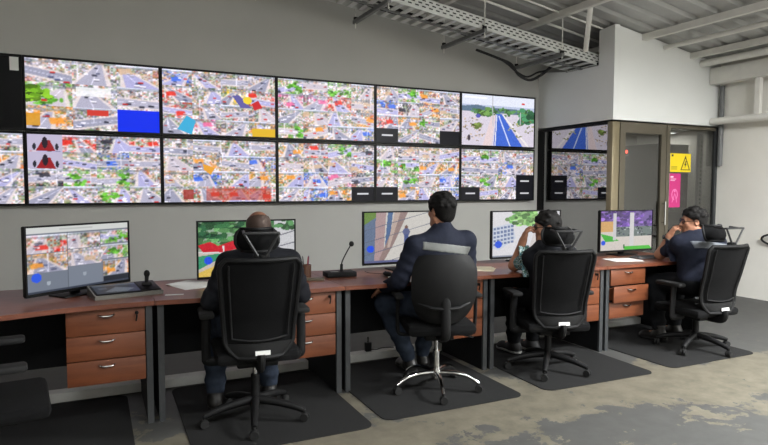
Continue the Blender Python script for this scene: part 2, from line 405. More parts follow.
# roof truss along the right wall
tr = thing('steel_truss', 'white steel truss with box top chord and round bottom tube along right wall', 'truss', (8.03, CY-.01, 0))
B().bx(-.07, .07, -6, 0, 2.79, 3.0, .006).obj('top_chord', M_steel_w, tr)
B().cyl((0, .0, 2.305), (0, -6, 2.26), .048, seg=20).obj('bottom_chord', M_steel_w, tr)
for k in range(6):
    y = -.62-k*1.0
    B().bx(-.03, .03, y-.03, y+.03, 2.30, 2.80).obj('vertical_strut', M_steel_w, tr)
    B().tube([(0, y-.10, 2.36), (0, y-.92, 2.77)], .022).obj('diagonal_strut', M_steel_w, tr)
cp = tag(B().tube(smooth_pts([(8.155, CY-.06, 2.78), (8.155, CY-.06, 2.3), (8.15, CY-.06, 1.72)], 6), .032, 12).obj('wall_pipe', mat('grey_pipe', (105, 106, 106), .5)), 'grey vertical pipe on the wall at the end of the glass room', 'pipe')

# cable tray hung along the back wall
TX0, TX1, TY0, TY1, TS = -2.0, 7.6, -1.09, -.58, -.14
def tz(x): return 2.945 + TS*(x-CX)
tray = thing('cable_tray', 'galvanised perforated cable tray hung under the roof above the wall screens', 'cable tray', (0, 0, 0))
def slope_bar(b_, x0, x1, y0, y1, h0, h1):
    v = [b_.bm.verts.new((x, y, tz(x)+h)) for x in (x0, x1) for y in (y0, y1) for h in (h0, h1)]
    for f in ((0, 1, 3, 2), (4, 6, 7, 5), (0, 4, 5, 1), (2, 3, 7, 6), (0, 2, 6, 4), (1, 5, 7, 3)): b_.bm.faces.new([v[i] for i in f])
    return b_
slope_bar(B(), TX0, CX+.9, TY1-.004, TY1, 0, .11).obj('far_rail', M_galv, tray)
b = B(); slope_bar(b, TX0, CX+.9, TY0, TY0+.004, 0, .135); slope_bar(b, TX0, CX+.9, TY0, TY0+.03, .131, .135); b.obj('near_rail', M_galv, tray)
b = B(); x = 2.9
while x < CX+.6:
    for h in (.035, .068, .10):
        o_ = .0 if h != .068 else .04
        slope_bar(b, x+o_, x+o_+.045, TY0-.0015, TY0, h, h+.013)
    x += .085
b.obj('slots', mat('slot_dark', (35, 35, 35), .8), tray)['kind'] = 'stuff'
slope_bar(B(), TX0, CX+.2, -.84, -.80, -.012, .012).obj('middle_rail', M_strut, tray)
rung_me = None
x = 1.7
while x < CX+.5:
    b = B(); slope_bar(b, -.03, .03, TY0+.004, TY1-.004, 0, .012)
    if rung_me is None:
        bm = B(); bm.bx(-.032, .032, TY0+.004, TY1-.004, 0, .012); rung_me = bm.mesh('rung'); rung_me.materials.append(M_galv)
    b.bm.free()
    o = mk('rung', rung_me, None, tray, (x, 0, tz(x))); x += .13
for x in (-1.3, -.14, 1.02, 2.18, 3.34, 4.53, 5.65):
    cb = B().bx(x-.02, x+.02, TY0-.05, -.22, tz(x)-.045, tz(x)-.003).obj('support_channel', M_strut, tray)
    for y in (TY0-.03, -.26):
        B().cyl((x, y, tz(x)-.10), (x, y, roof_z(x)-.01), .006, seg=6).obj('threaded_rod', M_steel_w, cb)
        B().box((x, y, tz(x)+.012), (.035, .035, .03)).obj('clamp', M_black, cb)
# cables lying in and drooping from the tray
for k, (yy, r_) in enumerate(((-.755, .016), (-.785, .013), (-.875, .012))):
    pts = [(xx, yy+.008*math.sin(xx*3+k), tz(xx)+.02+.01*math.sin(xx*5+k*2)) for xx in np.linspace(1.0, 6.0, 40)]
    tag(B().tube(pts, r_, 6).obj('tray_cable', M_rubber), ['thick black cable lying in the tray, the one closest to the wall', 'thin black cable lying next to the thick one in the tray', 'thin black cable lying in the tray, the one farthest from the wall'][k], 'cable', 'cables in the tray')
for k, dz in enumerate((0, .05)):
    pts = smooth_pts([(4.85, -.50, tz(4.85)-.03), (5.2, -.47, tz(5.2)-.045), (5.42, -.44+dz, tz(5.42)-.06), (5.56, -.42+dz, tz(5.56)-.16+dz), (5.74, -.42+dz, tz(5.74)-.19+dz), (5.9, -.44+dz, tz(5.9)-.10+dz), (5.98, -.48, tz(5.98)-.02), (6.0, -.53-dz, tz(6.0)+.03)], 6)
    tag(B().tube(pts, .017 if k == 0 else .012, 8).obj('drooping_cable', M_rubber), ['thick black cable drooping in a loop below the cable tray', 'thin black cable drooping above the thick loop under the tray'][k], 'cable')
# pipes and straps under the roof
def roofpipe(y, x0, x1, dz, r_, label):
    tag(B().cyl((x0, y, roof_z(x0)-dz), (x1, y, roof_z(x1)-dz), r_, seg=8).obj('roof_conduit', M_steel_w), label, 'conduit')
roofpipe(-.80, 3.0, 6.9, .03, .016, 'thin white conduit under the roof directly above the cable tray')
roofpipe(-1.16, 3.6, 6.6, .03, .012, 'thinner white conduit under the roof, the one farther from the wall')
tag(B().tube([(5.60, -1.62, roof_z(5.60)-.01), (6.02, -1.12, 3.08)], .03, 4, flat=.3).obj('hanger_strap', M_steel_w), 'flat white hanger strap between roof and tray beside the white bulkhead', 'strap')
for k, (y0, xx, dz, r_, lb) in enumerate(((-6, 7.80, .06, .045, 'white round pipe under the roof edge above the truss'), (-6, 7.10, .05, .03, 'slim white pipe under the roof beyond the white bulkhead'))):
    tag(B().cyl((xx, y0, roof_z(xx)-dz-r_), (xx, CY-.005, roof_z(xx)-dz-r_), r_, seg=14).obj('roof_pipe', M_steel_w), lb, 'pipe')

# lamps
M_tube = bpy.data.materials.new('lamp_tube'); M_tube.use_nodes = True
M_tube.node_tree.nodes['Principled BSDF'].inputs['Emission Color'].default_value = (.95, .97, 1, 1); M_tube.node_tree.nodes['Principled BSDF'].inputs['Emission Strength'].default_value = 4
for k, (p, e) in enumerate(LAMPS):
    t = thing('ceiling_lamp', ['fluorescent ceiling lamp in front of the glass room', 'fluorescent ceiling lamp near the right wall behind the camera', 'fluorescent ceiling lamp over the aisle behind the operators', 'fluorescent ceiling lamp behind the camera on the left'][k], 'lamp', p)
    B().bx(-.65, .65, -.12, .12, .0, .06, .008).obj('housing', M_white, t)
    for s in (-.05, .05): B().cyl((-.6, s, -.02), (.6, s, -.02), .014, seg=10).obj('tube', M_tube, t)
    for s in (-.5, .5): B().cyl((s, 0, .06), (s, 0, roof_z(p[0]+s)-p[2]), .004, seg=6).obj('rod', M_steel_w, t)
    ld = bpy.data.lights.new('lamp_light', 'AREA'); ld.shape = 'RECTANGLE'; ld.size = 1.2; ld.size_y = .2; ld.energy = e; ld.color = (.97, .99, 1)
    lo = bpy.data.objects.new('lamp_light', ld); COL.objects.link(lo); lo.parent = t; lo.location = (0, 0, -.045)
    lu = bpy.data.objects.new('lamp_uplight', ld.copy()); lu.data.energy = e*.65; COL.objects.link(lu); lu.parent = t; lu.location = (0, 0, .07); lu.rotation_euler = (math.pi, 0, 0)

# ------------------------------------------------------------------ video wall
SW, RP, LW, LH, ZT = 1.225, .7181, 1.189, .6634, 2.6469
VW = {(-1, 0): None, (-1, 1): (3, 'kwbw/owwo/bwww/rwbw'), (0, 0): (11, 'wwt/gww/owB'), (0, 1): (12, 'rrkr/rwbw/kggw/wwgw'),
      (1, 0): (13, 'bwww/rwyr/rwww/wpwo'), (1, 1): (14, 'wwww/wowb/tbwo/wrrr'), (2, 0): (15, 'gwgw/pprt/wtwo/gowb'), (2, 1): (16, 'orgk/wttt/obpk/wbon'),
      (3, 0): (17, 'tgow/bkot/rogw/nwwx'), (3, 1): (18, 'wttw/ggoo/wgwb/nowb'), (4, 1): (19, 'wgww/wwbt/wgwn/nwwn')}
LBL = {(-1, 0): 'switched off wall screen at the left end of the upper row', (-1, 1): 'lit wall screen at the left end of the lower row, cut by the frame',
       (0, 0): 'upper wall screen with a plain blue tile in its lower right corner', (0, 1): 'lower wall screen with red vehicle views, directly under the blue tiled screen',
       (1, 0): 'upper wall screen of traffic views, second lit one from the left', (1, 1): 'lower wall screen of traffic views above the shaven headed operator',
       (2, 0): 'upper wall screen of street views, third lit one from the left', (2, 1): 'lower wall screen above the desk microphone with one black tile at right',
       (3, 0): 'upper wall screen with black tiles in both lower corners', (3, 1): 'lower wall screen partly behind the head of the striped jacket operator',
       (4, 0): 'upper wall screen showing one single highway view', (4, 1): 'lower wall screen with black tiles at its right edge beside the glass room'}
bz_me = None; back_me = None
def highway():
    rng = np.random.default_rng(5); P = Pic(160, 90, (214, 206, 220))
    P.rect(0, 0, 1, .3, (226, 230, 244)); P.rect(0, .2, 1, .3, (186, 196, 222))
    P.poly([(0, .24), (.2, .2), (.4, .25), (.7, .24), (1, .3), (1, .36), (0, .33)], (96, 118, 140))
    for k in range(34): P.blob(rng, rng.uniform(.15, 1), rng.uniform(.28, .40), .05, (92, 140, 86), 4)
    P.blob(rng, .9, .42, .12, (70, 130, 90), 20); P.blob(rng, .3, .36, .08, (110, 150, 80), 12)
    P.poly([(.46, .36), (.54, .36), (.84, 1), (.43, 1)], (66, 104, 206)); P.poly([(.40, .40), (.45, .38), (.40, 1), (.28, 1)], (226, 206, 208))
    P.line(.5, .4, .66, 1, .008, (210, 220, 250)); P.line(.47, .38, .45, 1, .006, (236, 236, 240)); P.line(.56, .38, .92, 1, .012, (236, 230, 230))
    for k in range(40): P.blob(rng, rng.uniform(0, .3), rng.uniform(.45, .9), .025, (190, 170, 150), 2)
    P.blob(rng, .22, .62, .06, (120, 140, 70), 12)
    for k in range(14): P.blob(rng, rng.uniform(.64, .98), rng.uniform(.45, .8), .03, (150, 150, 90), 3)
    P.line(.41, 0, .42, .6, .006, (190, 190, 200)); P.line(.8, .3, .8, .55, .006, (190, 190, 200)); P.disc(.84, .13, .025, .02, (216, 60, 60)); P.disc(.1, .85, .02, .06, (70, 60, 70))
    P.rect(.04, .05, .34, .08, (250, 250, 252)); P.disc(.22, .42, .03, .04, (90, 90, 180))
    return P.grain(rng, 6)
for (c, r_), spec in list(VW.items()) + [((4, 0), 'H')]:
    x = (c+.5)*SW; z = ZT - r_*RP - LH/2
    t = thing('wall_screen', LBL[(c, r_)], 'screen', (x, 0, z), 0, 'video wall screens')
    if bz_me is None:
        bw = (SW-.004-LW)/2; bh_ = (RP-.012-LH)/2; W2, H2 = LW/2, LH/2
        b = B(); b.bx(-W2-bw, -W2, -.088, -.03, -H2-bh_, H2+bh_).bx(W2, W2+bw, -.088, -.03, -H2-bh_, H2+bh_).bx(-W2, W2, -.088, -.03, H2, H2+bh_).bx(-W2, W2, -.088, -.03, -H2-bh_, -H2)
        bz_me = b.mesh('bezel'); bz_me.materials.append(M_bezel)
        b = B(); b.bx(-W2, W2, -.07, -.03, -H2, H2).bx(-.3, .3, -.03, -.002, -.2, .2); back_me = b.mesh('housing'); back_me.materials.append(M_black)
    mk('bezel', bz_me, None, t); mk('housing', back_me, None, t)
    if spec is None:
        B().bx(-LW/2, LW/2, -.082, -.071, -LH/2, LH/2).obj('panel', M_off, t)
        B().bx(W2-.085, W2-.012, -.0835, -.082, H2-.13, H2-.005).obj('sticker', M_paper, t)
    else:
        P = highway() if spec == 'H' else mosaic(spec[0], spec[1])
        if (c, r_) == (0, 0):
            rng = np.random.default_rng(2); P.blob(rng, .055, .52, .09, (120, 170, 40), 30); P.blob(rng, .05, .45, .07, (100, 150, 30), 14); P.rect(.0, .78, .1, .95, (214, 150, 40), .9); P.rect(.44, .69, .60, .78, (206, 60, 50)); P.rect(.36, .37, .62, .5, (250, 250, 252), .8)
        if (c, r_) == (0, 1):
            for yy in (.0, .25):
                P.rect(0, yy, .25, yy+.24, (188, 180, 205)); P.poly([(.06, yy+.24), (.11, yy+.08), (.16, yy+.08), (.2, yy+.24)], (150, 30, 36)); P.disc(.125, yy+.12, .02, .08, (40, 30, 40)); P.disc(.05, yy+.18, .012, .05, (40, 40, 50)); P.disc(.21, yy+.18, .012, .05, (40, 40, 50))
        if (c, r_) == (1, 0):
            P.poly([(.12, .92), (.2, .7), (.28, .78), (.24, 1)], (60, 170, 214)); P.rect(.78, .86, 1, 1, (222, 180, 40)); P.poly([(.6, .35), (.66, .33), (.78, .54), (.68, .54)], (96, 90, 160)); P.disc(.74, .41, .04, .06, (240, 210, 50)); P.poly([(.78, .46), (.84, .4), (.88, .52), (.8, .57)], (200, 40, 46))
        if (c, r_) == (1, 1):
            P.poly([(.33, .38), (.44, .45), (.4, .56), (.34, .48)], (230, 160, 50)); P.rect(.36, .78, .95, .97, (176, 60, 44), .55); P.rect(.16, .8, .25, .95, (150, 40, 34), .8)
        me = pic_mesh('lit_panel', P, LW, LH, 1.08)
        mk('lit_panel', me, None, t, (0, -.08, 0))

# floor cable duct behind the desks
dk = tag(B().bx(-.6, 5.75, -2.30, -2.20, 0, .065, .006).obj('floor_duct', M_duct), 'pale floor cable duct running behind all the desks', 'cable duct')

# ------------------------------------------------------------------ desks
JX = [.8908+1.22*i for i in range(-1, 5)]
DY0, DY1 = -2.95, -2.15
DL = ['wooden desk at the left with the tilted tiled monitor and control console', 'wooden desk of the shaven headed operator, with pencil cup', 'wooden desk of the operator in the striped jacket', 'wooden desk of the operator in the patterned shirt', 'wooden desk with drawers on its left, in front of the glass room']
def desk(i):
    x0, x1 = JX[i], JX[i+1]; L = x1-x0
    t = thing('office_desk', DL[i], 'desk', (x0, 0, 0), 0, 'operator desks')
    poly = [(.002, DY1), (.002, DY0-(.03 if i == 0 else 0))]
    mir = i == 4
    for k in range(1, 24):
        u = k/24; q = 1-u if mir else u
        poly.append((L*u, DY0 - (.11 if i == 0 else .025)*math.exp(-((q-.28)/.26)**2)*min(1, (1-q)*4)*(1 if i == 0 else min(1, q*6))))
    poly += [(L-.002, DY0), (L-.002, DY1)]
    b = B(); b.prism(poly, 'z', .722, .75); b.obj('tabletop', M_top, t)
    for xx in (.018, L-.048):
        sp = B().bx(xx, xx+.03, DY0+.05, DY1-.02, .0, .722).obj('side_panel', M_desk_black, t)
        B().bx(xx-.003, xx+.033, DY0+.028, DY0+.05, 0, .722).obj('edge_strip', M_edge, sp)
    B().bx(.05, L-.05, -2.475, -2.455, .29, .722).obj('modesty_panel', M_desk_black, t)
    dx1 = (L-.055) if not mir else .055+.43; dx0 = dx1-.42
    B().bx(dx0+.004, dx1-.004, DY0+.055, -2.52, .275, .715).obj('drawer_carcass', M_desk_black, t)
    for k in range(3):
        z1 = .712-k*.147; z0 = z1-.142
        off = -.05 if (mir and k == 1) else (-.012 if (mir and k == 0) else 0)
        dr = B().bx(dx0, dx1, DY0+.035+off, DY0+.055+off, z0, z1, .003).obj('drawer', M_drawer, t)
        if off < -.02: B().bx(dx0+.01, dx1-.01, DY0+.055+off, DY0+.05, z0+.02, z1-.02).obj('drawer_box', M_drawer, dr)
        hx = (dx0+dx1)/2; hy = DY0+.035+off
        B().tube(smooth_pts([(hx-.045, hy+.002, z1-.028), (hx-.03, hy-.018, z1-.032), (hx, hy-.022, z1-.034), (hx+.03, hy-.018, z1-.032), (hx+.045, hy+.002, z1-.028)], 4), .006, 8).obj('handle', M_chrome, dr)
        if k == 0 and not mir:
            lk = B().cyl((dx1-.045, hy-.006, z1-.03), (dx1-.045, hy+.002, z1-.03), .011, seg=14).bx(dx1-.047, dx1-.043, hy-.03, hy-.006, z1-.04, z1-.02).tube([(dx1-.045, hy-.026, z1-.04), (dx1-.05, hy-.024, z1-.075)], .005, 6).obj('lock', M_black, dr)
    return t
for i in range(5): desk(i)

# ------------------------------------------------------------------ floor mats
for k, (xa, xb, ya, yb, rz, lb) in enumerate(((-.45, .75, -3.5, -2.33, 0, 'dark floor mat at the left under the empty chair'), (1.03, 2.06, -3.56, -2.34, -.5, 'dark floor mat under the shaven headed operator'), (2.15, 3.21, -3.52, -2.34, -.5, 'dark floor mat under the chrome based chair'), (3.42, 4.46, -3.54, -2.34, -1.8, 'dark floor mat under the operator in the patterned shirt'), (4.66, 5.70, -3.54, -2.34, -.5, 'dark floor mat under the rightmost operator'))):
    cx_, cy_ = (xa+xb)/2, (ya+yb)/2; hw, hh = (xb-xa)/2, (yb-ya)/2; rc = .07
    poly = []
    for (sx, sy, a0) in ((1, 1, 0), (-1, 1, 90), (-1, -1, 180), (1, -1, 270)):
        for q in range(5):
            a = R(a0+q*22.5); poly.append((sx*(hw-rc)+rc*math.cos(a), sy*(hh-rc)+rc*math.sin(a)))
    o = B().prism(poly, 'z', 0, .006).obj('floor_mat', M_mat); o.location = (cx_, cy_, .0005); o.rotation_euler = (0, 0, R(rz))
    tag(o, lb, 'floor mat', 'dark floor mats')
# ------------------------------------------------------------------ desk monitors
MW, MH = .715, .415
def monitor(label, P, xc, yc, zb, rz, stand='foot', w_=MW, h_=MH):
    t = thing('desk_monitor', label, 'monitor', (xc, yc, .75), R(rz), 'desk monitors')
    z = zb-.75+h_/2; bz_ = .011
    b = B(); b.bx(-w_/2, -w_/2+bz_, -.008, .012, z-h_/2, z+h_/2).bx(w_/2-bz_, w_/2, -.008, .012, z-h_/2, z+h_/2).bx(-w_/2+bz_, w_/2-bz_, -.008, .012, z+h_/2-bz_, z+h_/2).bx(-w_/2+bz_, w_/2-bz_, -.008, .012, z-h_/2, z-h_/2+.018)
    b.obj('bezel', M_bezel, t)
    B().bx(-w_/2+.003, w_/2-.003, .004, .03, z-h_/2+.003, z+h_/2-.003, .004).bx(-.16, .16, .03, .055, z-.13, z+.1, .01).obj('housing', M_black, t)
    B().bx(-.03, .03, .055, .085, 0.008, z+.02, .006).obj('stand_neck', M_black, t)
    B().bx(-.13, .13, -.03, .14, .0, .009, .003).obj('stand_foot', M_black, t)
    mk('lit_panel', pic_mesh('lit_panel', P, w_-2*bz_, h_-bz_-.018, .92), None, t, (0, -.002, z+.0035))
    return t
rng = np.random.default_rng(21)
P = Pic(150, 84, (120, 126, 138))
P.rect(0, 0, 1, .1, (214, 216, 214)); P.rect(.3, .03, .62, .06, (190, 192, 190))
for (x0, y0, x1, y1, cd) in ((0, .12, .37, .40, 'r'), (.37, .12, .70, .37, 'w'), (.70, .12, 1, .34, 'g'), (0, .41, .37, .70, 'o'), (.37, .39, .72, .66, 't'), (.70, .36, 1, .60, 'g'), (.72, .62, 1, .88, 'o')):
    w_, h_ = int((x1-x0)*150), int((y1-y0)*84); P.paste(street(rng, w_, h_, cd), int(x0*150), int(y0*84))
P.rect(0, .70, .37, 1, (118, 126, 140)); P.rect(.37, .66, .71, 1, (124, 132, 146)); P.rect(.72, .88, 1, 1, (40, 44, 52)); P.rect(.366, .1, .372, 1, (90, 96, 106)); P.rect(0, .96, 1, 1, (60, 66, 80))
P.disc(.085, .76, .045, .07, (46, 92, 232)); P.disc(.19, .86, .02, .03, (170, 178, 190)); P.disc(.53, .79, .02, .03, (160, 168, 180))
monitor('desk monitor angled sideways beside the control console, showing tiled street views', P, .497, -2.545, .785, 36.6)
P = Pic(150, 84, (200, 190, 180)); P.rect(0, 0, 1, .55, (150, 170, 150))
for k in range(60): P.blob(rng, rng.uniform(0, .8), rng.uniform(0, .42), .09, [(64, 122, 74), (96, 150, 92), (44, 92, 60)][rng.integers(3)], 4)
P.poly([(0, .42), (.12, .36), (.2, .44), (.34, .36), (.42, .34), (.4, .5), (.25, .56), (.05, .56)], (206, 34, 48)); P.line(0, .55, .4, .58, .012, (220, 220, 220))
P.poly([(0, .62), (.2, .58), (.3, .6), (0, .86)], (60, 150, 110)); P.poly([(0, .92), (.4, .62), (.5, .7), (.1, 1), (0, 1)], (222, 190, 90)); P.poly([(.1, 1), (.5, .68), (1, .6), (1, 1)], (190, 180, 176))
P.rect(.78, 0, 1, .7, (206, 206, 210)); P.blob(rng, .92, .1, .1, (80, 130, 80), 14); P.line(.8, .3, 1, .2, .01, (120, 120, 130)); P.line(.8, .5, 1, .42, .01, (120, 120, 130)); P.line(.25, .45, .26, .7, .008, (230, 230, 230))
P.disc(.10, .70, .042, .07, (40, 84, 232)); P.grain(rng, 7)
monitor('desk monitor behind the shaven headed operator, showing trees and a red canopy', P, 1.575, -2.40, .775, -1)
P = Pic(150, 84, (208, 204, 198)); P.poly([(0, 0), (.22, 0), (.1, .5), (0, .6)], (110, 140, 70)); P.poly([(.0, .25), (.14, .1), (.16, 1), (0, 1)], (104, 120, 146))
P.poly([(.14, 0), (.26, 0), (.22, 1), (.12, 1)], (176, 150, 150)); P.poly([(.28, 0), (.34, 0), (.29, .75), (.24, .75)], (84, 110, 150)); P.poly([(.42, 0), (.52, 0), (.36, .6), (.22, 1), (.16, 1)], (150, 128, 124)); P.poly([(.36, 0), (.43, 0), (.3, .7), (.27, .7)], (190, 170, 160))
for (a, c_) in ((.06, .02), (.3, .1), (.55, .3), (.8, .6)): P.line(0, a+.3, 1, a-.15, .006, (96, 104, 124)); 
P.line(.98, 0, .78, .5, .006, (120, 126, 140)); P.disc(.50, .40, .045, .08, (92, 100, 140)); P.disc(.5, .30, .02, .035, (120, 90, 80)); P.rect(.475, .45, .53, .68, (70, 86, 140)); P.rect(.48, .68, .5, .78, (50, 60, 90)); P.rect(.51, .66, .53, .74, (50, 60, 90))
P.disc(.075, .72, .042, .07, (40, 84, 232)); P.rect(0, .95, 1, 1, (96, 100, 140)); P.grain(rng, 5)
monitor('desk monitor in front of the striped jacket operator, showing a standing figure by posts', P, 2.87, -2.41, .805, -1, w_=.77, h_=.43)
P = Pic(150, 84, (224, 222, 226)); P.poly([(0, .35), (.28, .25), (.34, .6), (.1, .85), (0, .8)], (206, 212, 226))
for j in range(5):
    for i in range(6): P.rect(.02+i*.05, .36+j*.085-i*.012, .055+i*.05, .41+j*.085-i*.012, (112, 128, 166))
for k in range(26): P.blob(rng, rng.uniform(.26, .7), rng.uniform(.0, .28), .09, [(116, 170, 96), (150, 196, 120)][rng.integers(2)], 4)
P.poly([(.6, .5), (1, .2), (1, 1), (.5, 1)], (214, 208, 206)); P.disc(.09, .72, .05, .08, (46, 90, 226)); P.rect(0, .96, 1, 1, (150, 156, 170)); P.grain(rng, 5)
monitor('desk monitor beside the patterned shirt operator, showing a pale facade and a tree', P, 4.115, -2.40, .79, -1.5, w_=.77, h_=.43)
P = Pic(150, 84, (214, 206, 198)); P.rect(0, 0, 1, .42, (120, 96, 160))
for k in range(60): P.blob(rng, rng.uniform(0, 1), rng.uniform(0, .4), .08, [(108, 76, 160), (140, 104, 186), (90, 70, 130)][rng.integers(3)], 4)
P.rect(.3, .4, 1, .66, (112, 124, 120)); 
for k in range(30): P.blob(rng, rng.uniform(.3, 1), rng.uniform(.42, .64), .03, [(70, 90, 80), (170, 176, 180), (60, 60, 80)][rng.integers(3)], 3)
P.rect(0, .26, .26, .52, (214, 168, 104)); P.poly([(0, .56), (.22, .64), (.36, .76), (.1, .78)], (70, 180, 60)); P.poly([(.46, 1), (.46, .9), (.95, .9), (1, 1)], (80, 190, 60)); P.rect(.24, .06, .30, .74, (206, 204, 206)); P.rect(.56, .05, .64, .9, (212, 210, 210))
P.disc(.06, .80, .04, .06, (46, 90, 230)); P.rect(.44, .86, .47, .97, (30, 110, 40)); P.grain(rng, 5)
monitor('desk monitor before the glass room, showing purple trees and white posts', P, 5.36, -2.41, .79, -1)

# ------------------------------------------------------------------ things on the desks
def rbox(x0, x1, y0, y1, z0, z1, bev=.003): return B().bx(x0, x1, y0, y1, z0, z1, bev)
# control console with touch screen and joystick
t = thing('control_console', 'black control console with touch screen and joystick on the left desk', 'console', (.745, -2.66, .75), R(12))
M_con = mat('console_shell', (112, 110, 104), .4, metal=.3)
b = B(); b.prism([(-.10, .0), (-.10, .022), (.12, .06), (.12, 0)], 'x', -.20, .20); b.obj('base', M_con, t)
P = Pic(48, 30, (44, 50, 60)); P.rect(0, 0, 1, .12, (90, 98, 110)); P.poly([(.2, .8), (.5, .3), (.9, .6), (.7, .9)], (96, 104, 116)); P.rect(.1, .3, .3, .5, (80, 88, 100)); P.grain(rng, 6)
ang = math.atan2(.038, .22)
o = mk('touch_screen', pic_mesh('touch_screen', P, .25, .16, .8), None, t, (-.055, .004, .0455)); o.rotation_euler = (-math.pi/2+ang, 0, 0)
B().box((-.055, .005, .0405), (.27, .185, .006), RX(ang), .002).obj('screen_surround', M_bezel, t)
B().box((.135, .01, .0435), (.115, .19, .006), RX(ang), .002).obj('key_plate', M_bezel, t)
js = B().cyl((.135, .03, .05), (.135, .03, .062), .034, .028).cyl((.135, .03, .06), (.138, .032, .105), .011, .013).obj('joystick', M_rubber, t)
B().sph((.139, .033, .118), (.019, .019, .024)).obj('knob', M_black, js)
# gooseneck microphone
t = thing('desk_microphone', 'black gooseneck microphone standing on its base station', 'microphone', (2.25, -2.50, .75), R(-3))
B().bx(-.115, .115, -.07, .07, 0, .038, .006).obj('base_station', M_black, t)
B().bx(-.075, -.015, -.03, .01, .038, .0395).obj('label_plate', M_con, t)
gn = B().tube(smooth_pts([(.015, 0, .036), (.016, 0, .09), (.024, 0, .12), (.054, -.005, .18), (.085, -.01, .235)], 8), [.011]*9+[.0045]*24, 10).obj('gooseneck', M_rubber, t)
B().sph((.092, -.011, .245), (.019, .019, .021)).obj('foam_windscreen', M_rubber, t)
# pencil cup
t = thing('pencil_cup', 'brown mesh pencil cup with pens beside the microphone', 'cup', (1.995, -2.47, .75))
M_cup = mat('cup_brown', (92, 62, 46), .5, noise=.25, nscale=150)
b = B(); N = 24; rings = [[(r_*math.cos(2*math.pi*k/N), r_*math.sin(2*math.pi*k/N), z) for k in range(N)] for (r_, z) in ((.036, 0), (.036, .10), (.033, .10), (.033, .006))]
vs = [[b.bm.verts.new(p) for p in rg] for rg in rings]
for j in range(3):
    for k in range(N): b.bm.faces.new((vs[j][k], vs[j][(k+1) % N], vs[j+1][(k+1) % N], vs[j+1][k]))
b.bm.faces.new(vs[0][::-1]); b.bm.faces.new(vs[3]); b.obj('cup', M_cup, t)
for k, (dx, dy, cc) in enumerate(((.02, .012, (30, 40, 90)), (-.02, .01, (40, 40, 42)), (.004, -.022, (150, 40, 40)))):
    o = B().cyl((dx*.4, dy*.4, .01), (dx*1.2, dy*1.2, .155), .004, seg=8).cyl((dx*1.2, dy*1.2, .155), (dx*1.23, dy*1.23, .165), .004, .001, seg=8).obj('pen', mat('pen%d' % k, cc, .4))
    o.location = (1.995, -2.47, .75); tag(o, ['blue pen standing in the brown pencil cup', 'black pen standing in the brown pencil cup', 'red pen standing in the brown pencil cup'][k], 'pen', 'pens in the cup')
o = rbox(-.075, .075, -.04, .04, 0, .014).obj('note_block', mat('olive_box', (84, 76, 60), .6)); o.location = (2.01, -2.60, .75); o.rotation_euler = (0, 0, R(-20)); tag(o, 'small dark notebook in front of the pencil cup', 'notebook')
# papers
def papers(x, y, rz, label, n=3, s=(.21, .297), col=None):
    t = thing('paper_stack', label, 'papers', (x, y, .75), R(rz))
    for k in range(n):
        o = B().bx(-s[0]/2, s[0]/2, -s[1]/2, s[1]/2, k*.002+.0003, k*.002+.002).obj('sheet', col or M_paper, t); o.rotation_euler = (0, 0, R((k-1)*7)); o.location = (.012*k, .006*k, 0)
papers(1.16, -2.47, 25, 'white papers lying on the desk left of the shaven headed operator', 4)
papers(3.42, -2.62, 55, 'cream papers between the second and third operators', 3, col=mat('cream_paper', (226, 216, 190), .8))
papers(5.02, -2.69, 80, 'white sheets lying in front of the purple tree monitor', 2)
papers(2.63, -2.74, 40, 'small white note sheet beside the striped jacket operator', 2, (.09, .13))
papers(1.02, -2.79, 84, 'white paper slip at the joint of the two left desks', 1, (.03, .11))
def mouse(x, y, rz, label):
    t = thing('computer_mouse', label, 'mouse', (x, y, .75), R(rz))
    B().sph((0, 0, .0185), (.03, .055, .018), 20).obj('shell', M_black, t)
    B().cyl((-.004, .03, .03), (.004, .03, .03), .008, seg=12).obj('wheel', M_rubber, t)
    B().tube(smooth_pts([(0, .05, .01), (.01, .12, .005), (-.04, .2, .005), (-.02, .3, .005)], 6), .0022, 6).obj('cord', M_rubber, t)
mouse(2.58, -2.66, 8, 'black computer mouse left of the striped jacket operator')
def keyboard(x, y, rz, label, body, keycol):
    t = thing('keyboard', label, 'keyboard', (x, y, .75), R(rz))
    B().bx(-.21, .21, -.065, .065, 0, .016, .004).obj('case', body, t)
    b = B(); b.bx(-.008, .008, -.008, .008, 0, .006, .0015); km = b.mesh('key'); km.materials.append(keycol)
    for j in range(5):
        for i in range(18): mk('key', km, None, t, (-.187+i*.022, -.045+j*.0225, .0155))
keyboard(5.42, -2.66, -3, 'grey keyboard beside the elbow of the rightmost operator', mat('kb_grey', (96, 98, 100), .5), mat('kb_keys', (60, 62, 64), .5))
keyboard(1.47, -2.68, -3, 'black keyboard in front of the shaven headed operator', M_black, M_bezel)
keyboard(2.86, -2.66, -3, 'black keyboard in front of the striped jacket operator', M_black, M_bezel)
# power adapter under the third desk
t = thing('power_adapter', 'black power adapter standing on the floor duct under a desk', 'adapter', (2.60, -2.25, .066))
B().bx(-.025, .025, -.02, .02, 0, .075, .004).obj('block', M_black, t); B().cyl((0, 0, .073), (0, 0, .12), .006, seg=8).obj('plug', M_black, t)
B().tube(smooth_pts([(.02, 0, .01), (.08, 0, .006), (.14, .02, .006), (.24, .0, .006)], 6), .004, 6).obj('cord', M_rubber, t)

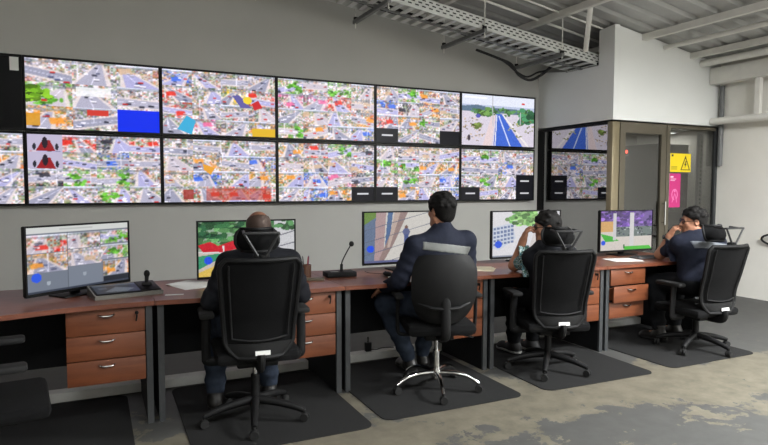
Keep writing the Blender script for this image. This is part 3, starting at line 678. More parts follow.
# ------------------------------------------------------------------ server room content
M_rack = mat('rack_grey', (70, 72, 74), .5, metal=.2); M_rack_l = mat('rack_rail', (176, 178, 176), .45, metal=.3)
t = thing('server_rack', 'dark equipment rack with light perforated rail inside the glass room', 'rack', (7.52, -.85, 0))
B().bx(-.3, .3, -.35, .4, .05, 2.0).obj('cabinet', M_rack, t)
B().bx(.42, .50, -.42, -.38, 0, 2.15).obj('rail', M_rack_l, t)
b = B()
for k in range(36): b.bx(.448, .472, -.4212, -.42, .1+k*.055, .13+k*.055)
b.obj('rail_holes', M_bezel, t)['kind'] = 'stuff'
for k in range(9): B().bx(-.27, .27, -.37, -.35, .3+k*.17, .3+k*.17+.13, .004).obj('server_unit', M_bezel, t)
o = tag(B().bx(6.40, 6.85, -.55, -.1, 0, 1.9, .005).obj('equipment_cabinet', mat('cabinet_dark', (62, 64, 64), .5)), 'plain dark cabinet inside the glass room next to the corner post', 'cabinet')
t = thing('alarm_light', 'small red indicator lamp glowing behind the glass door', 'indicator', (6.535, -1.328, 1.87))
B().bx(-.045, .045, .012, .03, -.05, .05, .004).obj('housing', M_bezel, t)
mr = bpy.data.materials.new('red_led'); mr.use_nodes = True; mr.node_tree.nodes['Principled BSDF'].inputs['Emission Color'].default_value = (1, .06, .03, 1); mr.node_tree.nodes['Principled BSDF'].inputs['Emission Strength'].default_value = 9
B().sph((0, .012, 0), (.022, .01, .022), 12).obj('led', mr, t)
t = thing('bulkhead_lamp', 'small ceiling lamp inside the glass room at its right end', 'lamp', (7.95, -.75, CZ))
B().bx(-.1, .1, -.1, .1, -.03, 0, .006).obj('housing', M_white, t)
B().bx(-.08, .08, -.08, .08, -.036, -.03).obj('diffuser', M_tube, t)
ld = bpy.data.lights.new('room_light', 'AREA'); ld.size = .16; ld.energy = 3.2; lo = bpy.data.objects.new('room_light', ld); COL.objects.link(lo); lo.parent = t; lo.location = (0, 0, -.045)
# signs stuck on the right pane
P = Pic(64, 46, (236, 208, 20))
P.poly([(.50, .90), (.97, .90), (.735, .10)], (20, 20, 20)); P.poly([(.56, .84), (.91, .84), (.735, .25)], (236, 208, 20))
P.poly([(.75, .38), (.68, .62), (.735, .62), (.70, .80), (.80, .54), (.745, .54), (.79, .40)], (20, 20, 20))
P.rect(.06, .07, .15, .18, (25, 25, 25))
for k in range(3): P.rect(.06, .70+k*.06, .34, .725+k*.06, (90, 84, 20))
def sign(name, P, x0, x1, z0, z1, label, cat):
    t = thing(name, label, cat, ((x0+x1)/2, CY+.017, (z0+z1)/2))
    B().bx(-(x1-x0)/2, (x1-x0)/2, 0, .0025, -(z1-z0)/2, (z1-z0)/2).obj('backing', M_paper, t)
    mk('print', pic_mesh('print', P, x1-x0, z1-z0, 1, M_print), None, t, (0, -.0006, 0))
sign('warning_sign', P, 7.29, 7.68, 1.63, 1.87, 'yellow electrical hazard sign with black triangle on the glass', 'sign')
P = Pic(40, 96, (196, 42, 118))
P.rect(.1, .08, .34, .13, (240, 220, 232)); P.rect(.1, .16, .6, .18, (230, 190, 214)); P.rect(.1, .2, .5, .22, (230, 190, 214))
for k in range(40):
    a = k/39*math.pi*1.7-.9; P.disc(.5+.24*math.cos(a), .62-.15*math.sin(a), .035, .016, (226, 130, 180))
P.line(.3, .84, .5, .60, .02, (226, 130, 180)); P.line(.7, .84, .55, .62, .02, (226, 130, 180)); P.disc(.5, .52, .08, .035, (226, 130, 180))
sign('poster', P, 7.285, 7.495, 1.17, 1.61, 'narrow magenta poster below the yellow sign on the glass', 'poster')
# cable loop on the right wall
t = thing('hanging_cord', 'black looped cord hanging on the right wall', 'cord', (XR-.02, -2.3, .78))
lp = [(-.06, .14+.0, -.02)]
pts = [(-.03-.03*math.sin(k/24*2*math.pi), .30*math.cos(k/24*2*math.pi)-.02, .085*math.sin(k/24*2*math.pi)) for k in range(24)]
B().tube(pts, .013, 8, closed=True).obj('loop', M_rubber, t)
B().cyl((.02, -.02, .085), (-.04, -.02, .085), .008).obj('hook', M_rack_l, t)
B().tube(smooth_pts([(-.02, -.2, -.06), (-.02, -.26, -.3), (-.015, -.3, -.6), (-.015, -.34, -.76)], 6), .009, 8).obj('tail', M_rubber, t)

# ------------------------------------------------------------------ chairs
def back_fn(u, v, dy=0):
    z = .45+.57*v
    hw = .188+.037*min(1, v*1.1) if v > .18 else (.125+.0704*math.sin(math.pi/2*v/.18))
    if v > .93: hw -= .03*((v-.93)/.07)**2
    x = (2*u-1)*hw
    y = -.262-.10*(v-.30)**2+.05*math.exp(-((v-.25)/.25)**2)*.6+.055*((2*u-1)**2)*(.6+.4*v)-.05*v+dy
    return (x, y, z)
def casters_base(t, leg_m, rad, rot0, chrome=False):
    B().cyl((0, 0, .085), (0, 0, .15), .034, .03, 18).obj('hub', leg_m, t)
    B().cyl((0, 0, .14), (0, 0, .28), .026, seg=16).obj('gas_spring', M_chrome if chrome else M_frame, t)
    B().cyl((0, 0, .27), (0, 0, .40), .014, seg=14).obj('piston', M_chrome, t)
    for k in range(5):
        a = R(rot0+72*k); ca, sa = math.cos(a), math.sin(a)
        if chrome: pts = smooth_pts([(ca*.02, sa*.02, .12), (ca*.13, sa*.13, .125), (ca*.23, sa*.23, .105), (ca*rad, sa*rad, .062)], 5); rr = [.02-.008*i/15 for i in range(16)]
        else: pts = smooth_pts([(ca*.02, sa*.02, .125), (ca*.15, sa*.15, .11), (ca*.25, sa*.25, .088), (ca*rad, sa*rad, .068)], 5); rr = [.027-.010*i/15 for i in range(16)]
        lg = B().tube(pts, rr, 10).obj('base_leg', leg_m, t)
        c = Vector((ca*rad, sa*rad, 0)); dirn = Vector((-sa, ca, 0)) if k % 2 else Vector((ca, sa, 0)); off = dirn.cross(Vector((0, 0, 1)))
        b = B(); b.cyl(c+Vector((0, 0, .03)), c+Vector((0, 0, .07)), .007, seg=8)
        for s in (-1, 1): b.cyl(c+off*s*.006+Vector((0, 0, .0275)), c+off*s*.022+Vector((0, 0, .0275)), .027, .025, 18)
        b.box(c+Vector((0, 0, .046)), (.03, .03, .012), RZ(a), .004)
        b.obj('caster', M_rubber, lg)
def mesh_chair(label, loc, rz, rot0, low=0):
    t = thing('office_chair', label, 'chair', loc, R(rz), 'high backed mesh chairs')
    b = B(); b.box((0, .01, .44), (.49, .48, .075), None, .032); b.obj('seat', M_fabric, t)
    B().bx(-.12, .12, -.14, .12, .36, .403, .01).obj('tilt_mechanism', M_frame, t)
    B().tube([(.1, .03, .38), (.27, .03, .375)], .008, 8).cyl((.25, .03, .375), (.30, .03, .373), .012).obj('lever', M_frame, t)
    bk = B().surf(lambda u, v: back_fn(.03+.94*u, .02+.96*v), 20, 26, .006).obj('back_mesh', M_mesh, t)
    ring = [back_fn(i/12, 0) for i in range(12)]+[back_fn(1, j/20) for j in range(20)]+[back_fn(1-i/12, 1) for i in range(12)]+[back_fn(0, 1-j/20) for j in range(20)]
    fr = B().tube(ring, .015, 8, closed=True).obj('back_frame', M_frame, t)
    B().surf(lambda u, v: back_fn(.02+.96*u, -.015+.16*v, -.008), 16, 5, .012).obj('lower_band', M_frame, fr)
    ins = [back_fn(.10, .95-.75*j/12, -.012) for j in range(13)]+[back_fn(.10+.80*i/12, .20-.03*math.sin(math.pi*i/12), -.012) for i in range(1, 12)]+[back_fn(.90, .2+.75*j/12, -.012) for j in range(13)]
    B().tube(ins, .006, 6).obj('back_rib', M_frame, fr)
    p = back_fn(.53, .055, -.0215); B().box(p, (.085, .003, .026), RX(R(-6))).obj('sticker', M_paper, bk)
    B().tube(smooth_pts([(0, -.1, .385), (0, -.24, .39), (0, -.275, .43), (0, -.27, .47)], 6), .024, 10, flat=1.4).obj('spine', M_frame, t)
    # headrest
    def hr(u, v, dy=0):
        q = 2*u-1; hw = .124*(1-.30*abs(2*v-1)**2.6); return (q*hw, -.235+.085*q*q+.035*v-.02*math.sin(math.pi*v)+dy, 1.055+.125*v)
    hd = B().surf(hr, 14, 6, .006).obj('headrest_pad', M_mesh, t)
    ring = [hr(i/10, 0) for i in range(10)]+[hr(1, j/6) for j in range(6)]+[hr(1-i/10, 1) for i in range(10)]+[hr(0, 1-j/6) for j in range(6)]
    B().tube(ring, .010, 8, closed=True).obj('headrest_frame', M_frame, hd)
    br = mat('brace_grey', (26, 26, 27), .5)
    for q in (-1, 1): B().tube([(q*.01, -.338, 1.02), (q*.095, -.345, 1.165), (q*.085, -.225, 1.172)], .0085, 6).obj('headrest_brace', br, hd)
    B().box((0, -.338, 1.168), (.20, .03, .014), None, .004).obj('headrest_bridge', br, hd)
    B().tube([(0, -.338, 1.05), (0, -.326, .985)], .02, 8).box((0, -.32, 1.035), (.09, .03, .035), None, .01).obj('headrest_stem', M_frame, t)
    for s in (-1, 1):
        ar = B().tube(smooth_pts([(s*.16, 0, .385), (s*.27, 0, .385), (s*.285, 0, .43), (s*.283, -.01, .655)], 6), .019, 10, flat=1.5).obj('arm_post', M_frame, t)
        B().box((s*.283, .03, .672), (.085, .26, .034), None, .014).obj('arm_pad', M_rubber, ar)
    for ch in t.children: ch.location.z -= low
    casters_base(t, M_frame, .31, rot0)
    return t
mesh_chair('high backed mesh chair of the shaven headed operator', (1.44, -3.14, .0065), -6, 45)
mesh_chair('high backed mesh chair of the operator in the patterned shirt', (3.745, -3.13, .0065), -19, 28, .06)
mesh_chair('high backed mesh chair of the rightmost operator', (5.34, -3.22, .0065), -4, 60, .08)
mesh_chair('empty chair cut by the left edge of the photo', (.11, -3.46, .0065), -84, 30, .035)
# low backed chair with chrome base
t = thing('task_chair', 'low rounded task chair with chrome base and black padded back', 'chair', (2.72, -3.15, .0065), R(-19))
b = B(); b.box((0, .01, .465), (.48, .46, .085), None, .04); b.obj('seat', M_fabric, t)
B().bx(-.10, .10, -.12, .1, .375, .423, .01).obj('tilt_mechanism', M_frame, t)
def cb_fn(u, v):
    th = math.pi*(2*u-1)  # superellipse outline
    q = 2*u-1; vv = 2*v-1
    hw = .205*(1-(.24*vv**4 if vv > 0 else .36*abs(vv)**2.2)); z = .755+.22*vv*(1-.10*abs(q)**3)
    return (q*hw, -.225-.05*v+.06*q*q+.03*(1-vv*vv)*-1, z)
B().surf(cb_fn, 18, 16, .0).surf(lambda u, v: (lambda p: (p[0]*.97, p[1]+.045, p[2]))(cb_fn(1-u, v)), 18, 16).obj('back_cushion', M_fabric, t)
B().surf(lambda u, v: (lambda p: (p[0]*1.03, p[1]-.006-.014*math.sin(math.pi*u)*math.sin(math.pi*v), .755+(p[2]-.755)*1.03))(cb_fn(u, v)), 18, 16, -.02).obj('back_shell', M_frame, t)
B().tube([(-.17, -.2425, .66), (-.09, -.292, .635), (0, -.309, .63), (.09, -.292, .635), (.17, -.2425, .66)], .012, 8).obj('back_rib', M_frame, t)
B().tube(smooth_pts([(0, -.08, .40), (0, -.2, .405), (0, -.295, .45), (0, -.305, .60), (0, -.29, .74)], 6), .032, 10, flat=.55).obj('spine', M_frame, t)
for s in (-1, 1):
    ar = B().tube(smooth_pts([(s*.14, 0, .40), (s*.25, 0, .40), (s*.275, .0, .45), (s*.275, -.02, .66)], 6), .014, 8).obj('arm_post', M_frame, t)
    B().box((s*.275, .02, .675), (.06, .24, .03), None, .013).obj('arm_pad', M_rubber, ar)
B().tube([(.1, .03, .40), (.26, -.03, .37)], .007, 8).obj('lever', M_chrome, t)
casters_base(t, M_chrome, .30, 52, True)
# ------------------------------------------------------------------ people: signed distance fields meshed with surface nets
class Field:
    def __init__(s, lo, hi, h):
        s.h = h; s.lo = np.array(lo, np.float32); n = np.ceil((np.array(hi)-np.array(lo))/h).astype(int)+1
        s.n = n; s.D = np.full(n, .12, np.float32)
        s.ax = [s.lo[i]+h*np.arange(n[i], dtype=np.float32) for i in range(3)]
    def _win(s, a, b, m):
        i0 = np.maximum(0, np.floor((a-m-s.lo)/s.h).astype(int)); i1 = np.minimum(s.n, np.ceil((b+m-s.lo)/s.h).astype(int)+1)
        sl = tuple(slice(i0[k], max(i0[k], i1[k])) for k in range(3))
        g = np.meshgrid(*[s.ax[k][sl[k]] for k in range(3)], indexing='ij')
        return sl, g
    def _mix(s, sl, d, k, op='add'):
        A = s.D[sl]
        if A.size == 0: return
        if op == 'sub': A[:] = np.maximum(A, -d); return
        if k > 0:
            hh = np.maximum(k-np.abs(A-d), 0)/k; A[:] = np.minimum(A, d)-hh*hh*k*.25
        else: A[:] = np.minimum(A, d)
    def cone(s, a, b, ra, rb, k=.03, op='add'):
        a = np.array(a, np.float32); b = np.array(b, np.float32); m = max(ra, rb)+k+.03
        sl, (X, Y, Z) = s._win(np.minimum(a, b), np.maximum(a, b), m)
        ba = b-a; L2 = float(ba@ba)+1e-9
        t = np.clip(((X-a[0])*ba[0]+(Y-a[1])*ba[1]+(Z-a[2])*ba[2])/L2, 0, 1)
        d = np.sqrt((X-a[0]-t*ba[0])**2+(Y-a[1]-t*ba[1])**2+(Z-a[2]-t*ba[2])**2)-(ra+(rb-ra)*t)
        s._mix(sl, d, k, op); return s
    def ell(s, c, r, axes=None, k=.03, op='add'):
        c = np.array(c, np.float32); r = np.array(r, np.float32); m = k+.03
        sl, (X, Y, Z) = s._win(c-r.max(), c+r.max(), m)
        X, Y, Z = X-c[0], Y-c[1], Z-c[2]
        if axes is None: u, v, w_ = X, Y, Z
        else: u, v, w_ = [X*a[0]+Y*a[1]+Z*a[2] for a in axes]
        k0 = np.sqrt((u/r[0])**2+(v/r[1])**2+(w_/r[2])**2); k1 = np.sqrt((u/r[0]**2)**2+(v/r[1]**2)**2+(w_/r[2]**2)**2)+1e-6
        s._mix(sl, k0*(k0-1)/k1, k, op); return s
    def clip(s, n, off):
        """keep only the part where p.n > off"""
        n = np.array(n, np.float32)
        d = off-(s.ax[0][:, None, None]*n[0]+s.ax[1][None, :, None]*n[1]+s.ax[2][None, None, :]*n[2])
        s.D = np.maximum(s.D, d); return s
    def mesh(s, name, m, origin):
        D = s.D; I = D < 0; nx, ny, nz = D.shape
        cnt = np.zeros((nx-1, ny-1, nz-1), np.int8)
        for dx in (0, 1):
            for dy in (0, 1):
                for dz in (0, 1): cnt += I[dx:nx-1+dx, dy:ny-1+dy, dz:nz-1+dz]
        act = np.argwhere((cnt > 0) & (cnt < 8)); idx = np.full(cnt.shape, -1, np.int32); idx[tuple(act.T)] = np.arange(len(act))
        cs = [(a, b_, c) for a in (0, 1) for b_ in (0, 1) for c in (0, 1)]
        val = {c: D[act[:, 0]+c[0], act[:, 1]+c[1], act[:, 2]+c[2]] for c in cs}
        acc = np.zeros((len(act), 3)); num = np.zeros(len(act))
        for c in cs:
            for ax in range(3):
                if c[ax]: continue
                e = list(c); e[ax] = 1; e = tuple(e); a, b_ = val[c], val[e]; mk_ = (a < 0) != (b_ < 0)
                t = np.where(mk_, a/np.where(mk_, a-b_, 1), 0); p = np.tile(np.array(c, float), (len(act), 1)); p[:, ax] += t
                acc += p*mk_[:, None]; num += mk_
        V = (act+acc/num[:, None])*s.h+s.lo-np.array(origin)
        Q = []
        for ax in range(3):
            sl0 = [slice(1, -1)]*3; sl0[ax] = slice(0, -1); sl1 = [slice(1, -1)]*3; sl1[ax] = slice(1, None)
            ch = I[tuple(sl0)] != I[tuple(sl1)]; P = np.argwhere(ch)
            if not len(P): continue
            off = np.array([1, 1, 1]); off[ax] = 0; P = P+off
            inside = I[tuple(P.T)]
            u, v = [(1, 2), (2, 0), (0, 1)][ax]
            du = np.zeros(3, int); du[u] = 1; dv = np.zeros(3, int); dv[v] = 1
            q = np.stack([idx[tuple((P-du-dv).T)], idx[tuple((P-dv).T)], idx[tuple(P.T)], idx[tuple((P-du).T)]], -1)
            q[~inside] = q[~inside][:, ::-1]; Q.append(q)
        Q = np.concatenate(Q)
        me = bpy.data.meshes.new(name); me.vertices.add(len(V)); me.vertices.foreach_set('co', V.astype(np.float32).ravel())
        me.loops.add(Q.size); me.loops.foreach_set('vertex_index', Q.astype(np.int32).ravel())
        me.polygons.add(len(Q)); me.polygons.foreach_set('loop_start', np.arange(0, Q.size, 4, dtype=np.int32)); me.polygons.foreach_set('loop_total', np.full(len(Q), 4, np.int32))
        me.update(); me.validate(); me.shade_smooth(); me.materials.append(m)
        return me
def V3(*a): return np.array(a, float)
def unit(v): v = np.array(v, float); return v/np.linalg.norm(v)

def hand(fd, wrist, d, nrm, side, curl, spread=.25, sc=1.0):
    """palm and five fingers; d = pointing direction, nrm = towards the palm side"""
    d = unit(d); nrm = unit(np.array(nrm)-d*np.dot(nrm, d)); lat = np.cross(d, nrm)*side   # lat points to the thumb side
    palm = wrist+d*.048*sc
    fd.ell(palm, (.040*sc, .048*sc, .016*sc), (lat, d, nrm), .012); fd.cone(wrist-d*.02, palm, .027*sc, .022*sc, .015)
    for i, L in enumerate((.072, .080, .074, .058)):
        q = (1.5-i)*.0205*sc; p = wrist+d*(.088-.006*abs(i-1.2))*sc+lat*q; a = 0
        for j, f in enumerate((.45, .32, .23)):
            a += curl*(.9, 1.1, .7)[j]; dd = unit(d*math.cos(a)+nrm*math.sin(a)+lat*spread*(1.5-i)*.12)
            n = p+dd*L*f*sc; fd.cone(p, n, (.0098-.001*j)*sc, (.0090-.001*j)*sc, .005); p = n
    p = wrist+d*.03*sc+lat*.028*sc
    for j, (L, a) in enumerate(((.038, .9), (.032, .55), (.026, .3))):
        dd = unit(lat*math.sin(a)+d*math.cos(a)+nrm*(.35+.25*curl)); n = p+dd*L*sc; fd.cone(p, n, (.0125-.0015*j)*sc, (.011-.0015*j)*sc, .007); p = n

def head(fd, c, f, u, r, sc=1.0):
    A = (r, f, u)
    P = lambda a, b_, c_: c+(r*a+f*b_+u*c_)*sc
    fd.ell(P(0, -.012, .032), np.array((.074, .094, .088))*sc, A, .02)
    fd.ell(P(0, .028, -.03), np.array((.060, .062, .085))*sc, A, .03)
    fd.ell(P(0, .058, -.095), np.array((.030, .026, .022))*sc, A, .03)
    for s in (-1, 1):
        fd.cone(P(s*.05, .0, -.055), P(s*.02, .06, -.095), .022*sc, .018*sc, .03)      # jaw line
        fd.ell(P(s*.032, .085, .012), np.array((.014, .012, .009))*sc, A, .006, 'sub')   # eye socket
        fd.ell(P(s*.031, .074, .011), np.array((.014, .014, .012))*sc, A, .004)
        fd.ell(P(s*.040, .066, -.022), np.array((.020, .016, .018))*sc, A, .02)         # cheek
        fd.ell(P(s*.077, -.008, -.004), np.array((.008, .020, .030))*sc, A, .008)        # ear
        fd.ell(P(s*.083, -.002, -.002), np.array((.006, .010, .016))*sc, A, .004, 'sub')
    fd.cone(P(-.035, .082, .032), P(.035, .082, .032), .008*sc, .008*sc, .015)           # brow
    fd.cone(P(0, .088, .016), P(0, .108, -.024), .008*sc, .0125*sc, .012)                # nose
    fd.ell(P(-.010, .098, -.028), np.array((.008, .009, .007))*sc, A, .006); fd.ell(P(.010, .098, -.028), np.array((.008, .009, .007))*sc, A, .006)
    fd.cone(P(-.019, .083, -.055), P(.019, .083, -.055), .006*sc, .006*sc, .006); fd.cone(P(-.016, .082, -.067), P(.016, .082, -.067), .0065*sc, .0065*sc, .006)
    fd.cone(P(-.022, .092, -.061), P(.022, .092, -.061), .0025*sc, .0025*sc, 0, 'sub')

M_skin = mat('skin_tan', (168, 118, 92), .55, noise=.06, nscale=30); M_skin_d = mat('skin_brown', (132, 92, 70), .5, noise=.06, nscale=30)
M_hair = mat('black_hair', (15, 13, 12), .7, spec=.2, noise=.4, nscale=120, bump=.8, bscale=140)
M_stub = mat('shaved_hair', (62, 46, 38), .7, noise=.25, nscale=160)
M_navy = mat('navy_jacket', (24, 28, 42), .85, spec=.25, noise=.15, nscale=25, bump=.5, bscale=30)
M_navy2 = mat('dark_navy_shirt', (26, 30, 46), .85, spec=.25, noise=.15, nscale=25, bump=.5, bscale=30)
M_dark = mat('charcoal_cloth', (22, 23, 28), .9, spec=.2, noise=.15, nscale=25, bump=.4, bscale=30)
M_reflect = mat('reflective_tape', (104, 106, 103), .6, noise=.08, nscale=40)
M_jean = mat('blue_jeans', (44, 52, 66), .9, spec=.2, noise=.3, nscale=14, bump=.5, bscale=220)
M_blackp = mat('black_trousers', (17, 18, 21), .9, spec=.2, noise=.15, nscale=20)
M_boot = mat('black_leather', (22, 20, 19), .45, noise=.2, nscale=30)
M_sole = mat('pale_sole', (150, 150, 148), .7)
M_watch = mat('watch_black', (12, 12, 13), .4)
M_eye = mat('eye_dark', (24, 18, 16), .2)
M_lens = glass_mat('spectacle_lens', (.85, .87, .88), .02)
def floral():
    m = bpy.data.materials.new('patterned_shirt'); m.use_nodes = True; nt = m.node_tree; b = nt.nodes['Principled BSDF']; L = nt.links
    tc = nt.nodes.new('ShaderNodeTexCoord'); v = nt.nodes.new('ShaderNodeTexVoronoi'); v.inputs['Scale'].default_value = 42
    n = nt.nodes.new('ShaderNodeTexNoise'); n.inputs['Scale'].default_value = 55; n.inputs['Detail'].default_value = 3
    r = nt.nodes.new('ShaderNodeValToRGB'); e = r.color_ramp.elements; r.color_ramp.interpolation = 'CONSTANT'
    for _ in range(3): e.new(.5)
    for q, (p, c) in zip(e, ((0, (20, 28, 34)), (.47, (44, 110, 88)), (.54, (20, 28, 34)), (.6, (196, 206, 200)), (.66, (70, 120, 130)))): q.position = p; q.color = (*lin(c), 1)
    mx = nt.nodes.new('ShaderNodeMath'); mx.operation = 'ADD'; ml = nt.nodes.new('ShaderNodeMath'); ml.operation = 'MULTIPLY'; ml.inputs[1].default_value = .25
    L.new(tc.outputs['Object'], v.inputs['Vector']); L.new(tc.outputs['Object'], n.inputs['Vector']); L.new(v.outputs['Distance'], ml.inputs[0]); L.new(n.outputs['Fac'], mx.inputs[0]); L.new(ml.outputs[0], mx.inputs[1])
    L.new(mx.outputs[0], r.inputs[0]); L.new(r.outputs[0], b.inputs['Base Color']); b.inputs['Roughness'].default_value = .85
    return m
M_floral = floral()

def person(label, J, skin, hairm, topm, legm, shoem, fwd, hfwd, hpitch=0, long_sleeve=True, hair='short', glasses=False, stripe=None, watch=False, girth=1.0, hands=None, collar=True, hsc=1.0, stripe_m=None, vest=None, curls=70, fade=0.0):
    J = {k: V3(*v) for k, v in J.items()}
    org = (J['pel'][0], J['pel'][1], 0); t = thing('person', label, 'person', org)
    up = V3(0, 0, 1); F = unit((fwd[0], fwd[1], 0)); Rt = np.cross(F, up)
    hF0 = unit((hfwd[0], hfwd[1], 0)); hF = unit(hF0*math.cos(hpitch)+up*math.sin(hpitch)); hR = np.cross(hF0, up); hU = np.cross(hR, hF)
    hc = J['head']; g = girth
    tors = unit(J['chest']-J['pel']); tF = unit(F-tors*np.dot(F, tors)); tR = np.cross(tF, tors); TA = (tR, tF, tors)
    allp = np.array(list(J.values())); lo = allp.min(0)-.24; hi = allp.max(0)+.26; lo[2] = -.01
    def torso(fd, e, k=.06, z=1):
        mid = J['pel']*.55+J['chest']*.45
        fd.ell(J['pel'], (.165*g+e, .125*g+e, .105+e), TA, k); fd.ell(mid, (.150*g+e, .118*g+e, .15+e), TA, k)
        fd.ell(J['chest'], (.168*g+e, .112*g+e, .165+e), TA, k)
        fd.cone(J['shL'], J['chest']+tors*.10, .058+e, .075+e, k); fd.cone(J['shR'], J['chest']+tors*.10, .058+e, .075+e, k)
        fd.cone(J['neck']-up*.06, J['neck']-up*.01, .075+e, .06+e, k)
    def arms(fd, e, k=.03, cut=1.0):
        for s in 'LR':
            a, b_, c = J['sh'+s], J['el'+s], J['wr'+s]
            if cut <= 1: fd.cone(a, a+(b_-a)*cut, .056+e, .056+(.043-.056)*cut+e, k)
            else:
                fd.cone(a, b_, .056+e, .044+e, k); fd.cone(b_, b_+(c-b_)*(cut-1), .044+e, .044+(.029-.044)*(cut-1)+e, k)
    def legs(fd, e, k=.04, cut=1.0):
        for s, q in (('L', -1), ('R', 1)):
            h_ = J['pel']+tR*q*.085-up*.01; kn, an = J['kn'+s], J['an'+s]
            fd.cone(h_, kn, .088*g+e, .060+e, k); fd.cone(kn, kn+(an-kn)*cut, .058+e, .058+(.040-.058)*cut+e, k)
            fd.ell(kn+(an-kn)*.28-F*.02, (.05+e, .05+e, .09+e), None, k)
    # continuous body
    fd = Field(lo, hi, .0062)
    torso(fd, 0); arms(fd, 0, .03, 2.0); legs(fd, 0)
    fd.cone(J['neck']-up*.02, hc-hU*.05-hF*.015, .058, .054, .03)
    head(fd, hc, hF, hU, hR, hsc)
    for s, q in (('L', -1), ('R', 1)):
        hd = hands[s] if hands and s in hands else None
        if hd is None: d = unit(J['wr'+s]-J['el'+s]); hand(fd, J['wr'+s], unit(d+F*.6), -up, -q, .35)
        else: hand(fd, J['wr'+s], hd[0], hd[1], -q, hd[2])
        fd.cone(J['an'+s]-up*.03, J['an'+s]+F*.13-up*.055, .036, .026, .02)
    mk('body', fd.mesh('body', skin, org), None, t)
    # top
    fd = Field(lo, hi, .0075); torso(fd, .016); arms(fd, .014 if long_sleeve else .012, .03, 1.93 if long_sleeve else .64)
    # folds
    for s in 'LR':
        a, b_ = J['sh'+s], J['el'+s]
        for q in (.35, .6, .85):
            if q < (2 if long_sleeve else .6):
                p = a+(b_-a)*q; fd.ell(p, (.064-.008*q, .064-.008*q, .018), (tR, tF, unit(b_-a)), .025)
    if collar: fd.cone(J['neck']-up*.015-F*.0, J['neck']+up*.03-F*.012, .078, .066, .02)
    fd.clip(tors, float(np.dot(J['pel'], tors))-.06)
    if collar: fd.cone(J['neck']+up*.022, J['neck']+up*.08, .057, .06, 0, 'sub')
    else: fd.cone(J['neck']-up*.01, J['neck']+up*.08, .062, .07, 0, 'sub')
    top_D = fd.D.copy()
    mk('jacket' if long_sleeve else 'shirt', fd.mesh('top', topm, org), None, t)
    if vest:
        vf = Field(lo, hi, .0075); torso(vf, .026); vf.cone(J['neck']-up*.01, J['neck']+up*.08, .07, .085, 0, 'sub')
        vf.clip(tors, float(np.dot(J['pel'], tors))-.05)
        top_D = np.minimum(top_D, vf.D); mk('vest', vf.mesh('vest', vest, org), None, t)
    if stripe:
        z0, z1, hw = stripe; st = Field(lo, hi, .0075); st.D = top_D-.004
        c = J['chest']; st.clip(tors, float(np.dot(c, tors))+z0); st.clip(-tors, -float(np.dot(c, tors))-z1); st.clip(-tF, -float(np.dot(c, tF))+.03); st.clip(tR, float(np.dot(c, tR))-hw); st.clip(-tR, -float(np.dot(c, tR))-hw)
        mk('reflective_stripe', st.mesh('stripe', stripe_m or M_reflect, org), None, t)
    # trousers
    fd = Field(lo, hi, .0075); fd.ell(J['pel']-tors*.01, (.172*g+.012, .13*g+.012, .105+.012), TA, .05); legs(fd, .016, .05, .93)
    for s in 'LR':
        kn, an = J['kn'+s], J['an'+s]; fd.ell(kn+(an-kn)*.80, (.064, .064, .026), None, .03); fd.ell(kn+(an-kn)*.60, (.066, .066, .02), None, .03)
    fd.clip(-tors, -float(np.dot(J['pel'], tors))-.075)
    mk('trousers', fd.mesh('trousers', legm, org), None, t)
    # shoes
    for s in 'LR':
        an = J['an'+s]; sl = an+V3(-.14, -.2, 0); sl[2] = -.01
        gz = an[2]-.095
        fd = Field((an[0]-.22, an[1]-.22, gz-.02), (an[0]+.22, an[1]+.30, an[2]+.14), .006)
        fd.cone(an+up*.05, an-up*.035, .052, .050, .03); fd.cone(an-F*.03-up*.055, an+F*.13-up*.062, .044, .040, .04); fd.ell(an+F*.15-up*.068, (.044, .05, .034), None, .03)
        fd.clip(up, gz+.018); fd.clip(-up, -(an[2]+.055))
        sh = mk('shoe', fd.mesh('shoe', shoem, org), None, t)
        fd = Field((an[0]-.22, an[1]-.22, gz-.02), (an[0]+.22, an[1]+.30, an[2]+.14), .006)
        fd.cone(an-F*.03-up*.065, an+F*.15-up*.068, .050, .050, .04); fd.clip(up, gz+.001); fd.clip(-up, -(gz+.022))
        mk('sole', fd.mesh('sole', M_sole if shoem is not M_boot else M_rubber, org), None, sh)
    # hair
    fd = Field(hc-.2, hc+.2, .005); A = (hR, hF, hU); th = {'short': .016, 'thick': .017, 'shaved': .0035}[hair]
    fd.ell(hc+(hF*-.014+hU*.034)*hsc, np.array((.074+th, .094+th, .088+th))*hsc, A, 0)
    if hair != 'shaved':
        fd.ell(hc+(-hF*.06-hU*.035)*hsc, np.array((.064, .04, .05))*hsc, A, .03)
        rg = np.random.default_rng(int(hc[0]*100))
        for k in range(curls):
            v = unit(rg.normal(0, 1, 3)); v[2] = abs(v[2]); p = hc+(hR*v[0]*.085+hF*(v[1]*.102-.014)+hU*(v[2]*.10+.034)); fd.ell(p, (.016, .02, .011), None, .012)
        fd.clip(-hF*.62+hU*.78, float(np.dot(hc, -hF*.62+hU*.78))-.012 if hair == 'short' else float(np.dot(hc, -hF*.62+hU*.78))-.022+fade)
        fd.clip(-hF, -float(np.dot(hc, hF))-.088)
        for q in (-1, 1): fd.ell(hc+hR*q*.082-hU*.006+hF*.0, (.02, .024, .034), A, 0, 'sub')
    else:
        fd.ell(hc+(-hF*.05-hU*.03)*hsc, np.array((.064, .048, .05))*hsc, A, .03)
        fd.clip(-hF*.7+hU*.55, float(np.dot(hc, -hF*.7+hU*.55))+.002); fd.ell(hc+hU*.16+hF*.02, (.10, .12, .115), A, 0, 'sub')
    mk('hair', fd.mesh('hair', hairm, org), None, t)
    o = np.array(org)
